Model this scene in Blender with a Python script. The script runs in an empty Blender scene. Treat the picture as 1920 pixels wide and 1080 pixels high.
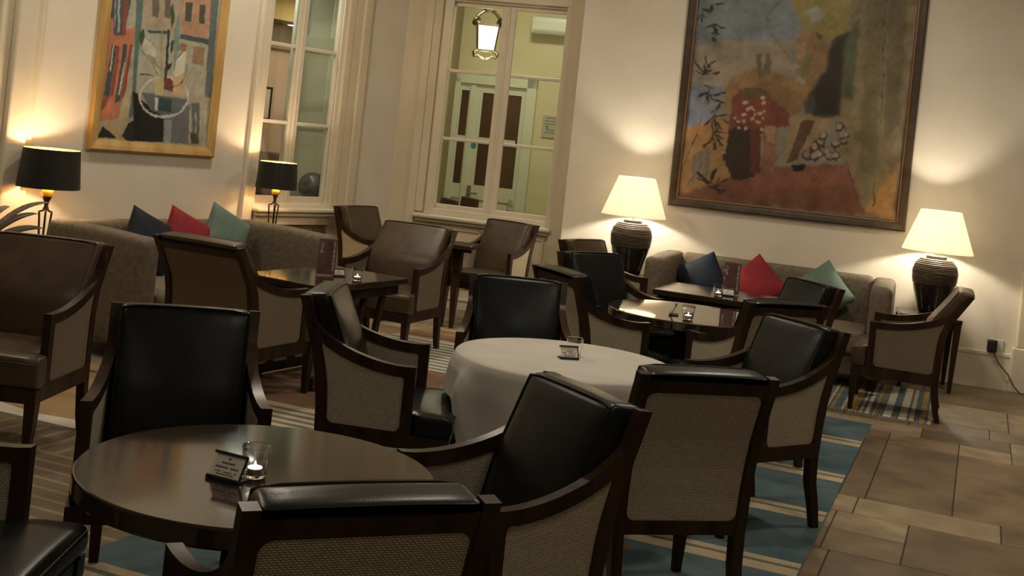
import bpy, bmesh, math, random
import numpy as np
from mathutils import Vector, Matrix
random.seed(7)
D = math.pi/180
SC = bpy.context.scene
COL = SC.collection

# ------------------------------------------------------------------ camera
cam_d = bpy.data.cameras.new('camera')
cam_d.sensor_width = 36.0
cam_d.lens = 2236.42/1920*36
cam_d.shift_y = -(540-254.25)/1920
cam_d.clip_start = 0.05; cam_d.clip_end = 100
cam = bpy.data.objects.new('camera', cam_d)
COL.objects.link(cam)
cam.matrix_world = Matrix.Translation((0, 0, 1.5928)) @ Matrix.Rotation(math.pi/2+0.0043, 4, 'X') @ Matrix.Rotation(0.10501, 4, 'Z')
SC.camera = cam

# ------------------------------------------------------------------ view / world
vs = SC.view_settings
SC.display_settings.display_device = 'sRGB'
vs.view_transform = 'Standard'; vs.look = 'None'; vs.gamma = 1.0; vs.exposure = 0.06
vs.use_curve_mapping = False
W = bpy.data.worlds.new('world'); SC.world = W; W.use_nodes = True
W.node_tree.nodes['Background'].inputs[0].default_value = (1.0, 0.82, 0.58, 1)
W.node_tree.nodes['Background'].inputs[1].default_value = 0.03

# ------------------------------------------------------------------ room frames
RA, LA, FA = -13*D, 53.8*D, -21.8*D            # right wall, left wall, floor pattern directions
RO, LO, FO = Vector((3.804, 9.749)), Vector((-1.076, 11.102)), Vector((2.521, 7.76))
def frame(O, a):
    def f(u, v, z=0.0):
        return Vector((O.x+math.cos(a)*u-math.sin(a)*v, O.y+math.sin(a)*u+math.cos(a)*v, z))
    return f
R, L, F = frame(RO, RA), frame(LO, LA), frame(FO, FA)

def area(name, loc, size, energy, color, rot=(0, 0, 0)):
    d = bpy.data.lights.new(name, 'AREA'); d.shape = 'DISK'; d.size = size; d.energy = energy; d.color = color
    o = bpy.data.objects.new(name, d); COL.objects.link(o); o.location = loc; o.rotation_euler = rot
    return o
def point(name, loc, energy, color, size=0.04, parent=None):
    d = bpy.data.lights.new(name, 'POINT'); d.energy = energy; d.color = color; d.shadow_soft_size = size
    o = bpy.data.objects.new(name, d); COL.objects.link(o); o.location = loc
    if parent: o.parent = parent
    return o
WARM = (1.0, 0.80, 0.53)
# recessed ceiling lamps of the lounge; last two are fill added behind the camera
for x, y, e in ((-3.2, 6.3, 26), (-1.6, 8.4, 37), (0.3, 5.6, 25), (2.0, 8.2, 29), (3.2, 5.6, 28), (0.6, 1.8, 9), (-2.6, 2.2, 9), (1.6, 3.2, 13), (-1.2, -1.2, 9), (1.8, -1.0, 9)):
    area('ceiling_and_fill_light', (x, y, 3.88), 0.30, e, (1.0, 0.86, 0.68))
# lights of the spaces behind the two interior windows
area('passage_light', L(0.5, 1.4, 2.85), 0.5, 15, (1.0, 0.82, 0.60))
area('passage_light', L(-1.25, 0.35, 2.85), 0.3, 5, (0.95, 1.0, 0.9))  # added before the shutter to brighten its front and the stone sphere
area('corridor_light', R(-4.2, 1.6, 3.74), 0.5, 34, (1.0, 0.93, 0.68))

# ------------------------------------------------------------------ materials
def s2l(c):
    c = c/255
    return c/12.92 if c <= 0.04045 else ((c+0.055)/1.055)**2.4
def rgb(r, g, b, k=1.0):
    return (min(1, s2l(r)*k), min(1, s2l(g)*k), min(1, s2l(b)*k), 1)
class NT:
    def __init__(s, name):
        s.m = bpy.data.materials.new(name); s.m.use_nodes = True
        s.t = s.m.node_tree; s.b = s.t.nodes['Principled BSDF']
    def n(s, typ, **kw):
        x = s.t.nodes.new(typ)
        for k, v in kw.items():
            if k.startswith('i_'):
                key = k[2:]; key = int(key) if key.isdigit() else key
                x.inputs[key].default_value = v
            else: setattr(x, k, v)
        return x
    def l(s, a, ao, b, bi): s.t.links.new(a.outputs[ao], b.inputs[bi])
def mat(name, c1, rough=0.5, c2=None, scale=8.0, stretch=None, bump=0.0, bscale=60.0, metal=0.0, coat=0.0, spec=0.5, coord='Object', det=4.0, lo=0.35, hi=0.65):
    t = NT(name); b = t.b
    b.inputs['Roughness'].default_value = rough; b.inputs['Metallic'].default_value = metal
    b.inputs['Coat Weight'].default_value = coat; b.inputs['Specular IOR Level'].default_value = spec
    b.inputs['Base Color'].default_value = c1
    if c2 or bump:
        tc = t.n('ShaderNodeTexCoord'); mp = t.n('ShaderNodeMapping')
        t.l(tc, coord, mp, 0)
        if stretch: mp.inputs['Scale'].default_value = stretch
        if c2:
            nz = t.n('ShaderNodeTexNoise', i_Scale=scale, i_Detail=det)
            cr = t.n('ShaderNodeValToRGB'); cr.color_ramp.elements[0].position = lo; cr.color_ramp.elements[1].position = hi
            cr.color_ramp.elements[0].color = c1; cr.color_ramp.elements[1].color = c2
            t.l(mp, 0, nz, 'Vector'); t.l(nz, 0, cr, 0); t.l(cr, 0, b, 'Base Color')
        if bump:
            n2 = t.n('ShaderNodeTexNoise', i_Scale=bscale, i_Detail=6.0); bp = t.n('ShaderNodeBump', i_Strength=bump, i_Distance=0.01)
            t.l(mp, 0, n2, 'Vector'); t.l(n2, 0, bp, 'Height'); t.l(bp, 0, b, 'Normal')
    return t.m
def weave(name, ca, cb, dark, w=0.011, h=0.0055, rough=0.75):
    t = NT(name); uv = t.n('ShaderNodeTexCoord')
    br = t.n('ShaderNodeTexBrick', i_Scale=1.0); br.offset = 0.5
    br.inputs['Color1'].default_value = ca; br.inputs['Color2'].default_value = cb; br.inputs['Mortar'].default_value = dark
    br.inputs['Mortar Size'].default_value = h*0.27; br.inputs['Mortar Smooth'].default_value = 1.0
    br.inputs['Brick Width'].default_value = w; br.inputs['Row Height'].default_value = h
    t.l(uv, 'UV', br, 'Vector'); t.l(br, 'Color', t.b, 'Base Color')
    bp = t.n('ShaderNodeBump', i_Strength=0.6, i_Distance=0.003); bp.invert = True
    t.l(br, 'Fac', bp, 'Height'); t.l(bp, 0, t.b, 'Normal')
    t.b.inputs['Roughness'].default_value = rough; t.b.inputs['Specular IOR Level'].default_value = 0.25
    return t.m
def glass_pane(name, tint=(1, 1, 1, 1)):
    t = NT(name); t.t.nodes.remove(t.b); out = t.t.nodes['Material Output']
    tr = t.n('ShaderNodeBsdfTransparent'); tr.inputs[0].default_value = tint
    gl = t.n('ShaderNodeBsdfGlossy', i_Roughness=0.02); fr = t.n('ShaderNodeFresnel', i_IOR=1.5); mx = t.n('ShaderNodeMixShader')
    ge = t.n('ShaderNodeNewGeometry'); mr = t.n('ShaderNodeMapRange'); mr.inputs[3].default_value = 1.5; mr.inputs[4].default_value = 1/1.5
    t.l(ge, 'Backfacing', mr, 0); t.l(mr, 0, fr, 'IOR')
    t.l(fr, 0, mx, 0); t.l(tr, 0, mx, 1); t.l(gl, 0, mx, 2); t.l(mx, 0, out, 0)
    return t.m
def glassy(name, col=(1, 1, 1, 1), rough=0.0):
    t = NT(name); b = t.b
    b.inputs['Transmission Weight'].default_value = 1.0; b.inputs['Roughness'].default_value = rough; b.inputs['IOR'].default_value = 1.45
    b.inputs['Base Color'].default_value = col
    return t.m
def emit(name, col, strength):
    t = NT(name)
    t.b.inputs['Base Color'].default_value = col; t.b.inputs['Emission Color'].default_value = col; t.b.inputs['Emission Strength'].default_value = strength
    return t.m
def shade_mat(name, col, trans):
    t = NT(name); t.t.nodes.remove(t.b); out = t.t.nodes['Material Output']
    d = t.n('ShaderNodeBsdfDiffuse'); tl = t.n('ShaderNodeBsdfTranslucent'); mx = t.n('ShaderNodeMixShader', i_0=trans)
    d.inputs[0].default_value = col; tl.inputs[0].default_value = col
    t.l(d, 0, mx, 1); t.l(tl, 0, mx, 2); t.l(mx, 0, out, 0)
    return t.m

M = {}
M['wall'] = mat('wall_plaster', (0.71, 0.65, 0.54, 1), 0.85, (0.76, 0.70, 0.59, 1), 3.0, bump=0.06, bscale=220, spec=0.2)
M['stone_wall'] = mat('painted_stone', (0.63, 0.54, 0.39, 1), 0.7, (0.71, 0.62, 0.46, 1), 4.0, stretch=(1, 1, 0.3), bump=0.08, bscale=90, spec=0.3)
M['white_paint'] = mat('cream_paint', (0.70, 0.63, 0.49, 1), 0.4, (0.75, 0.68, 0.54, 1), 5.0, spec=0.4)
M['green_paint'] = mat('pale_green_paint', (0.62, 0.64, 0.52, 1), 0.45, spec=0.4)
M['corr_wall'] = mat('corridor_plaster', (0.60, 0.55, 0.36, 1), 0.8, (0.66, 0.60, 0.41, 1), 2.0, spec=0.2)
M['pass_wall'] = mat('passage_plaster', (0.58, 0.45, 0.32, 1), 0.8, (0.68, 0.55, 0.40, 1), 1.5, spec=0.2)
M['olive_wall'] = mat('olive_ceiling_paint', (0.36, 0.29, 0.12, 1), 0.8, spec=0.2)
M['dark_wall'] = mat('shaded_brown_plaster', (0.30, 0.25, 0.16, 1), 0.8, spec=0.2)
M['ceiling'] = mat('ceiling_paint', (0.72, 0.66, 0.54, 1), 0.9, spec=0.1)
M['stone_a'] = mat('light_limestone', (0.26, 0.20, 0.125, 1), 0.55, (0.36, 0.285, 0.18, 1), 6.0, bump=0.15, bscale=70, spec=0.35)
M['stone_b'] = mat('brown_limestone', (0.125, 0.088, 0.055, 1), 0.5, (0.225, 0.165, 0.10, 1), 3.5, bump=0.2, bscale=60, spec=0.35, det=8)
M['grout'] = mat('dark_grout', (0.10, 0.075, 0.05, 1), 0.9)
M['wood'] = mat('espresso_wood', (0.020, 0.011, 0.0065, 1), 0.30, (0.042, 0.024, 0.014, 1), 14.0, stretch=(1, 1, 0.15), spec=0.18)
M['wood_top'] = mat('polished_espresso_wood', (0.022, 0.015, 0.010, 1), 0.095, (0.036, 0.025, 0.016, 1), 5.0, stretch=(0.4, 6, 1), spec=0.42, coat=0.04)
M['gloss_top'] = mat('mirror_polished_wood', (0.022, 0.015, 0.010, 1), 0.05, (0.040, 0.028, 0.018, 1), 5.0, stretch=(0.4, 6, 1), spec=1.0, coat=1.0)
M['leather_b'] = mat('black_leather', (0.008, 0.0095, 0.009, 1), 0.28, (0.013, 0.0155, 0.0145, 1), 9.0, bump=0.05, bscale=170, spec=0.18)
M['leather_br'] = mat('brown_leather', (0.056, 0.037, 0.021, 1), 0.33, (0.084, 0.057, 0.033, 1), 7.0, bump=0.05, bscale=170, spec=0.34)
M['weave'] = weave('woven_cane', (0.60, 0.53, 0.39, 1), (0.48, 0.42, 0.31, 1), (0.12, 0.10, 0.076, 1), 0.0105, 0.0054)
M['linen'] = weave('taupe_cloth', (0.26, 0.21, 0.145, 1), (0.225, 0.18, 0.125, 1), (0.13, 0.10, 0.07, 1), 0.006, 0.004, 0.85)
M['linen_lit'] = weave('lit_taupe_cloth', (0.54, 0.47, 0.34, 1), (0.49, 0.42, 0.30, 1), (0.30, 0.25, 0.17, 1), 0.006, 0.004, 0.85)  # paler copy of the taupe cloth, its lit look put into the colour
M['nail'] = mat('dark_brass', (0.10, 0.07, 0.035, 1), 0.35, metal=0.9)
M['sofa'] = mat('taupe_chenille', (0.135, 0.11, 0.076, 1), 0.8, (0.19, 0.155, 0.11, 1), 30.0, bump=0.35, bscale=140, spec=0.2)
M['cush_navy'] = mat('navy_velvet', (0.007, 0.011, 0.020, 1), 0.75, (0.014, 0.022, 0.040, 1), 6.0, bump=0.2, bscale=90, spec=0.3)
M['cush_red'] = mat('red_velvet', (0.20, 0.014, 0.020, 1), 0.75, (0.28, 0.022, 0.030, 1), 6.0, bump=0.2, bscale=90, spec=0.3)
M['cush_green'] = mat('sage_velvet', (0.10, 0.155, 0.125, 1), 0.75, (0.145, 0.21, 0.17, 1), 6.0, bump=0.2, bscale=90, spec=0.3)
M['linen_white'] = mat('white_table_linen', (0.51, 0.485, 0.44, 1), 0.8, (0.56, 0.535, 0.49, 1), 5.0, bump=0.1, bscale=300, spec=0.2)
M['black_metal'] = mat('black_iron', (0.012, 0.010, 0.009, 1), 0.4, spec=0.5)
M['gold'] = mat('gold_leaf', (0.80, 0.55, 0.12, 1), 0.35, (0.9, 0.66, 0.2, 1), 12.0, metal=0.7)
M['gold_lining'] = mat('gold_shade_lining', (0.90, 0.56, 0.10, 1), 0.5)
M['black_shade'] = mat('black_silk', (0.012, 0.012, 0.010, 1), 0.5, (0.025, 0.025, 0.02, 1), 20.0, stretch=(8, 8, 0.3), spec=0.3)
M['cream_shade'] = shade_mat('cream_lamp_shade', (0.88, 0.84, 0.74, 1), 0.5)
M['vase'] = mat('ribbed_brown_rattan', (0.050, 0.034, 0.022, 1), 0.45, (0.10, 0.07, 0.045, 1), 20.0, stretch=(1, 1, 12), bump=0.3, bscale=60)
M['vase_dark'] = mat('black_glaze', (0.010, 0.008, 0.006, 1), 0.15, spec=0.6)
M['frame_oak'] = mat('golden_oak', (0.40, 0.24, 0.075, 1), 0.45, (0.55, 0.36, 0.13, 1), 9.0, stretch=(1, 1, 0.2), spec=0.4)
M['frame_dark'] = mat('dark_bronze_wood', (0.040, 0.026, 0.014, 1), 0.45, (0.066, 0.044, 0.024, 1), 12.0, spec=0.35)
M['frame_fillet'] = mat('gilt_fillet', (0.22, 0.11, 0.04, 1), 0.45, metal=0.3)
M['glass'] = glassy('clear_glass')
M['pane'] = glass_pane('window_glass', (0.96, 0.98, 0.95, 1))
M['acrylic'] = glass_pane('clear_acrylic', (0.93, 0.92, 0.92, 1))
M['wax'] = mat('white_wax', (0.85, 0.80, 0.70, 1), 0.5)
M['flame'] = emit('candle_flame', (1.0, 0.80, 0.60, 1), 22.0)
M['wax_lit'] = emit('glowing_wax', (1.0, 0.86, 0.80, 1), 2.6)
M['foil'] = mat('tealight_foil', (0.6, 0.5, 0.48, 1), 0.35, metal=0.8)
M['card'] = mat('white_card', (0.70, 0.66, 0.58, 1), 0.7)
M['ink'] = mat('grey_ink', (0.10, 0.09, 0.08, 1), 0.8)
M['menu'] = mat('plum_print', (0.14, 0.060, 0.062, 1), 0.5, (0.19, 0.085, 0.085, 1), 25.0)
M['menu_ink'] = mat('pale_print', (0.62, 0.54, 0.46, 1), 0.6)
M['leaf'] = mat('dark_green_leaf', (0.040, 0.045, 0.022, 1), 0.4, (0.11, 0.085, 0.05, 1), 9.0)
M['leaf_light'] = mat('pale_striped_leaf', (0.28, 0.24, 0.17, 1), 0.45, (0.16, 0.08, 0.05, 1), 14.0, stretch=(6, 6, 6))
M['pot'] = mat('dark_ceramic', (0.03, 0.026, 0.022, 1), 0.3)
M['soil'] = mat('soil', (0.03, 0.02, 0.012, 1), 0.9)
M['sphere'] = mat('dark_green_stone', (0.045, 0.052, 0.046, 1), 0.3, (0.14, 0.15, 0.13, 1), 14.0, det=10)
M['mahogany'] = mat('red_mahogany', (0.10, 0.022, 0.014, 1), 0.25, (0.16, 0.04, 0.022, 1), 5.0, stretch=(1, 1, 4), coat=0.3)
M['dark_wood2'] = mat('dark_walnut', (0.035, 0.018, 0.010, 1), 0.35)
M['red_leather'] = mat('oxblood_leather', (0.085, 0.022, 0.016, 1), 0.45)
M['dark_pane'] = mat('dark_door_glass', (0.055, 0.026, 0.014, 1), 0.08, (0.085, 0.042, 0.022, 1), 2.0, spec=0.7)
M['chrome'] = mat('dull_steel', (0.4, 0.36, 0.28, 1), 0.35, metal=0.9)
M['teal'] = mat('teal_sticker', (0.03, 0.22, 0.24, 1), 0.6)
M['paper'] = mat('notice_paper', (0.42, 0.42, 0.33, 1), 0.8)
M['paper_ink'] = mat('notice_print', (0.22, 0.22, 0.18, 1), 0.8)
M['white_plastic'] = mat('white_plastic', (0.62, 0.66, 0.58, 1), 0.4)
M['black_plastic'] = mat('black_plastic', (0.015, 0.015, 0.014, 1), 0.4)
M['pet'] = glass_pane('clear_bottle', (0.80, 0.82, 0.78, 1))
M['label_white'] = mat('bottle_label', (0.55, 0.55, 0.5, 1), 0.5, (0.25, 0.26, 0.28, 1), 40.0)
M['lantern_glass'] = emit('lantern_glass', (1.0, 0.93, 0.72, 1), 2.6)
M['lantern_metal'] = mat('aged_brass', (0.13, 0.095, 0.045, 1), 0.45, metal=0.5)
M['downlight'] = emit('downlight_lens', (1.0, 0.95, 0.8, 1), 9.0)
M['cord'] = mat('brown_flex', (0.10, 0.07, 0.045, 1), 0.5)
M['dado'] = weave('woven_grille', (0.40, 0.33, 0.21, 1), (0.33, 0.27, 0.17, 1), (0.12, 0.09, 0.05, 1), 0.022, 0.022, 0.7)
M['art_base'] = mat('canvas_edge', (0.5, 0.45, 0.35, 1), 0.8)

# ------------------------------------------------------------------ mesh helpers
def tag(o, label=None, cat=None, group=None, kind=None):
    if label: o['label'] = label
    if cat: o['category'] = cat
    if group: o['group'] = group
    if kind: o['kind'] = kind
    return o
def thing(name, loc=(0, 0, 0), rz=0.0, label=None, cat=None, group=None, kind=None):
    o = bpy.data.objects.new(name, None); COL.objects.link(o); o.empty_display_size = 0.1
    o.location = loc; o.rotation_euler = (0, 0, rz)
    return tag(o, label, cat, group, kind)
def obj(name, bm, ms, parent=None, smooth=False, angle=40):
    me = bpy.data.meshes.new(name)
    bmesh.ops.recalc_face_normals(bm, faces=bm.faces[:])
    if smooth:
        for f in bm.faces: f.smooth = True
        for e in bm.edges:
            if len(e.link_faces) == 2 and e.calc_face_angle(0) > angle*D: e.smooth = False
    bm.to_mesh(me); bm.free()
    for m in (ms if isinstance(ms, (list, tuple)) else [ms]): me.materials.append(M[m] if isinstance(m, str) else m)
    o = bpy.data.objects.new(name, me); COL.objects.link(o)
    if parent is not None: o.parent = parent
    return o
def struct(name, bm, ms, **k):
    return tag(obj(name, bm, ms, **k), kind='structure')
def NB(): return bmesh.new()
def box(bm, c, s, mi=0, mtx=None, bev=0.0):
    r = bmesh.ops.create_cube(bm, size=1.0)
    vs_ = r['verts']
    for v in vs_: v.co = Vector((v.co.x*s[0]+c[0], v.co.y*s[1]+c[1], v.co.z*s[2]+c[2]))
    fs = set(f for v in vs_ for f in v.link_faces)
    for f in fs: f.material_index = mi
    if bev:
        es = list(set(e for f in fs for e in f.edges))
        rr = bmesh.ops.bevel(bm, geom=es, offset=bev, segments=2, affect='EDGES', profile=0.5)
        vs_ = list(set(vs_) & set(bm.verts)) + rr['verts']; vs_ = list(set(v for v in vs_ if v.is_valid))
        for f in rr['faces']: f.material_index = mi
    if mtx is not None:
        for v in set(vs_): v.co = mtx @ v.co
    return vs_
def loft(bm, rings, mi=0, closed=True, caps=True):
    """rings: list of lists of points, same length"""
    rv = [[bm.verts.new(p) for p in r] for r in rings]
    n = len(rv[0])
    for a, b in zip(rv, rv[1:]):
        for i in range(n if closed else n-1):
            f = bm.faces.new((a[i], a[(i+1) % n], b[(i+1) % n], b[i])); f.material_index = mi
    if caps and closed:
        bm.faces.new(rv[0][::-1]).material_index = mi; bm.faces.new(rv[-1]).material_index = mi
    return rv
def post(bm, pts, mi=0):
    """pts: (x,y,z,hx,hy) rectangles lofted upward"""
    loft(bm, [[(x-hx, y-hy, z), (x+hx, y-hy, z), (x+hx, y+hy, z), (x-hx, y+hy, z)] for x, y, z, hx, hy in pts], mi)
def tube(bm, pts, r, seg=8, mi=0, cyc=False):
    pts = [Vector(p) for p in pts]; n = len(pts); rings = []
    rr = r if isinstance(r, (list, tuple)) else [r]*n
    up = None
    for i, p in enumerate(pts):
        t = (pts[(i+1) % n]-pts[i-1]) if cyc else (pts[min(i+1, n-1)]-pts[max(i-1, 0)])
        t.normalize()
        if up is None: up = Vector((0, 0, 1)) if abs(t.z) < 0.9 else Vector((1, 0, 0))
        s = t.cross(up)
        if s.length < 1e-4: s = t.orthogonal()
        s.normalize(); up = s.cross(t).normalized()
        rings.append([p+(s*math.cos(2*math.pi*k/seg)+up*math.sin(2*math.pi*k/seg))*rr[i] for k in range(seg)])
    if cyc: rings.append(rings[0])
    if cyc:
        rv = [[bm.verts.new(p) for p in q] for q in rings[:-1]]; rv.append(rv[0])
        for a, b in zip(rv, rv[1:]):
            for i in range(seg):
                bm.faces.new((a[i], a[(i+1) % seg], b[(i+1) % seg], b[i])).material_index = mi
    else: loft(bm, rings, mi)
def lathe(bm, prof, seg=32, c=(0, 0, 0), mi=0, cap0=True, cap1=True, sq=None):
    rings = [[(c[0]+r*math.cos(2*math.pi*k/seg), c[1]+r*math.sin(2*math.pi*k/seg), c[2]+z) for k in range(seg)] for r, z in prof]
    rv = [[bm.verts.new(p) for p in r] for r in rings]
    for a, b in zip(rv, rv[1:]):
        for i in range(seg):
            bm.faces.new((a[i], a[(i+1) % seg], b[(i+1) % seg], b[i])).material_index = mi
    if cap0: bm.faces.new(rv[0][::-1]).material_index = mi
    if cap1: bm.faces.new(rv[-1]).material_index = mi
def round_poly(pts, r, seg=5, minang=25):
    out = []; n = len(pts)
    for i in range(n):
        a, b, c = Vector(pts[i-1]), Vector(pts[i]), Vector(pts[(i+1) % n])
        d1 = (a-b); d2 = (c-b); l1, l2 = d1.length, d2.length; d1.normalize(); d2.normalize()
        ang = math.acos(max(-1, min(1, d1.dot(d2))))
        if math.pi-ang < minang*D: out.append(tuple(b)); continue
        q = min(r/math.tan(ang/2), l1*0.45, l2*0.45); rad = q*math.tan(ang/2)
        bis = (d1+d2).normalized(); cen = b+bis*(rad/math.sin(ang/2))
        p1, p2 = b+d1*q, b+d2*q
        a1 = math.atan2(p1.y-cen.y, p1.x-cen.x); a2 = math.atan2(p2.y-cen.y, p2.x-cen.x)
        da = (a2-a1+math.pi) % (2*math.pi)-math.pi
        out += [(cen.x+rad*math.cos(a1+da*k/seg), cen.y+rad*math.sin(a1+da*k/seg)) for k in range(seg+1)]
    return out
def plate(bm, outer, holes, fmap, t0, t1, mi=0, uv=False):
    """2-D polygon with holes -> solid between fmap(p,t0) and fmap(p,t1)"""
    tmp = bmesh.new(); loops = []
    for lp in [outer]+list(holes):
        vv = [tmp.verts.new((p[0], p[1], 0)) for p in lp]
        for i in range(len(vv)): tmp.edges.new((vv[i], vv[(i+1) % len(vv)]))
        loops.append([v for v in vv])
    bmesh.ops.triangle_fill(tmp, use_beauty=True, use_dissolve=False, edges=tmp.edges[:])
    idx = {v: i for i, v in enumerate(tmp.verts)}
    co = [(v.co.x, v.co.y) for v in tmp.verts]
    A = [bm.verts.new(fmap(p, t0)) for p in co]; B = [bm.verts.new(fmap(p, t1)) for p in co]
    uvl = bm.loops.layers.uv.verify() if uv else None
    def setuv(f, ids):
        f.material_index = mi
        if uv:
            for lp_, i in zip(f.loops, ids): lp_[uvl].uv = co[i]
    for f in tmp.faces:
        ids = [idx[v] for v in f.verts]
        setuv(bm.faces.new([A[i] for i in ids]), ids); setuv(bm.faces.new([B[i] for i in ids[::-1]]), ids[::-1])
    for lp in loops:
        ids = [idx[v] for v in lp]
        for i in range(len(ids)):
            a, b = ids[i], ids[(i+1) % len(ids)]
            setuv(bm.faces.new((A[a], A[b], B[b], B[a])), (a, b, b, a))
    tmp.free()
def axis_pts(h, r, n, k=3):
    r = min(r, h*0.999)
    a = [-h+r*(1-math.cos(math.pi/2*i/k)) for i in range(k)]
    mid = [-(h-r)+2*(h-r)*i/n for i in range(n+1)]
    return a+mid+[-x for x in a[::-1]]
def rbox(bm, size, r, n=(6, 6, 6), warp=None, mi=0, k=3):
    """rounded, gridded box centred on 0; warp(Vector)->Vector"""
    h = [s/2 for s in size]; ax = [axis_pts(h[i], r, n[i], k) for i in range(3)]
    cache = {}
    def vert(i, j, l):
        key = (i, j, l)
        if key not in cache:
            p = Vector((ax[0][i], ax[1][j], ax[2][l]))
            q = Vector([max(-(h[m]-min(r, h[m])), min(h[m]-min(r, h[m]), p[m])) for m in range(3)])
            d = p-q
            if d.length > 1e-9: p = q+d.normalized()*min(r, min(h))
            cache[key] = bm.verts.new(warp(p) if warp else p)
        return cache[key]
    N = [len(a)-1 for a in ax]
    def quad(*ks):
        try: bm.faces.new([vert(*q) for q in ks]).material_index = mi
        except ValueError: pass
    for i in range(N[0]):
        for j in range(N[1]):
            for l in (0, N[2]): quad((i, j, l), (i+1, j, l), (i+1, j+1, l), (i, j+1, l))
    for i in range(N[0]):
        for l in range(N[2]):
            for j in (0, N[1]): quad((i, j, l), (i+1, j, l), (i+1, j, l+1), (i, j, l+1))
    for j in range(N[1]):
        for l in range(N[2]):
            for i in (0, N[0]): quad((i, j, l), (i, j+1, l), (i, j+1, l+1), (i, j, l+1))
def bez(p0, p1, p2, p3, n=10):
    p0, p1, p2, p3 = map(Vector, (p0, p1, p2, p3)); o = []
    for i in range(n+1):
        t = i/n; o.append(p0*(1-t)**3+p1*3*t*(1-t)**2+p2*3*t*t*(1-t)+p3*t**3)
    return o
def sstep(a, b, x):
    t = max(0, min(1, (x-a)/(b-a))); return t*t*(3-2*t)
def copy_tree(o, parent=None):
    c = o.copy(); COL.objects.link(c)
    if parent is not None: c.parent = parent
    for ch in [q for q in bpy.data.objects if q.parent == o]: copy_tree(ch, c)
    return c
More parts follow.
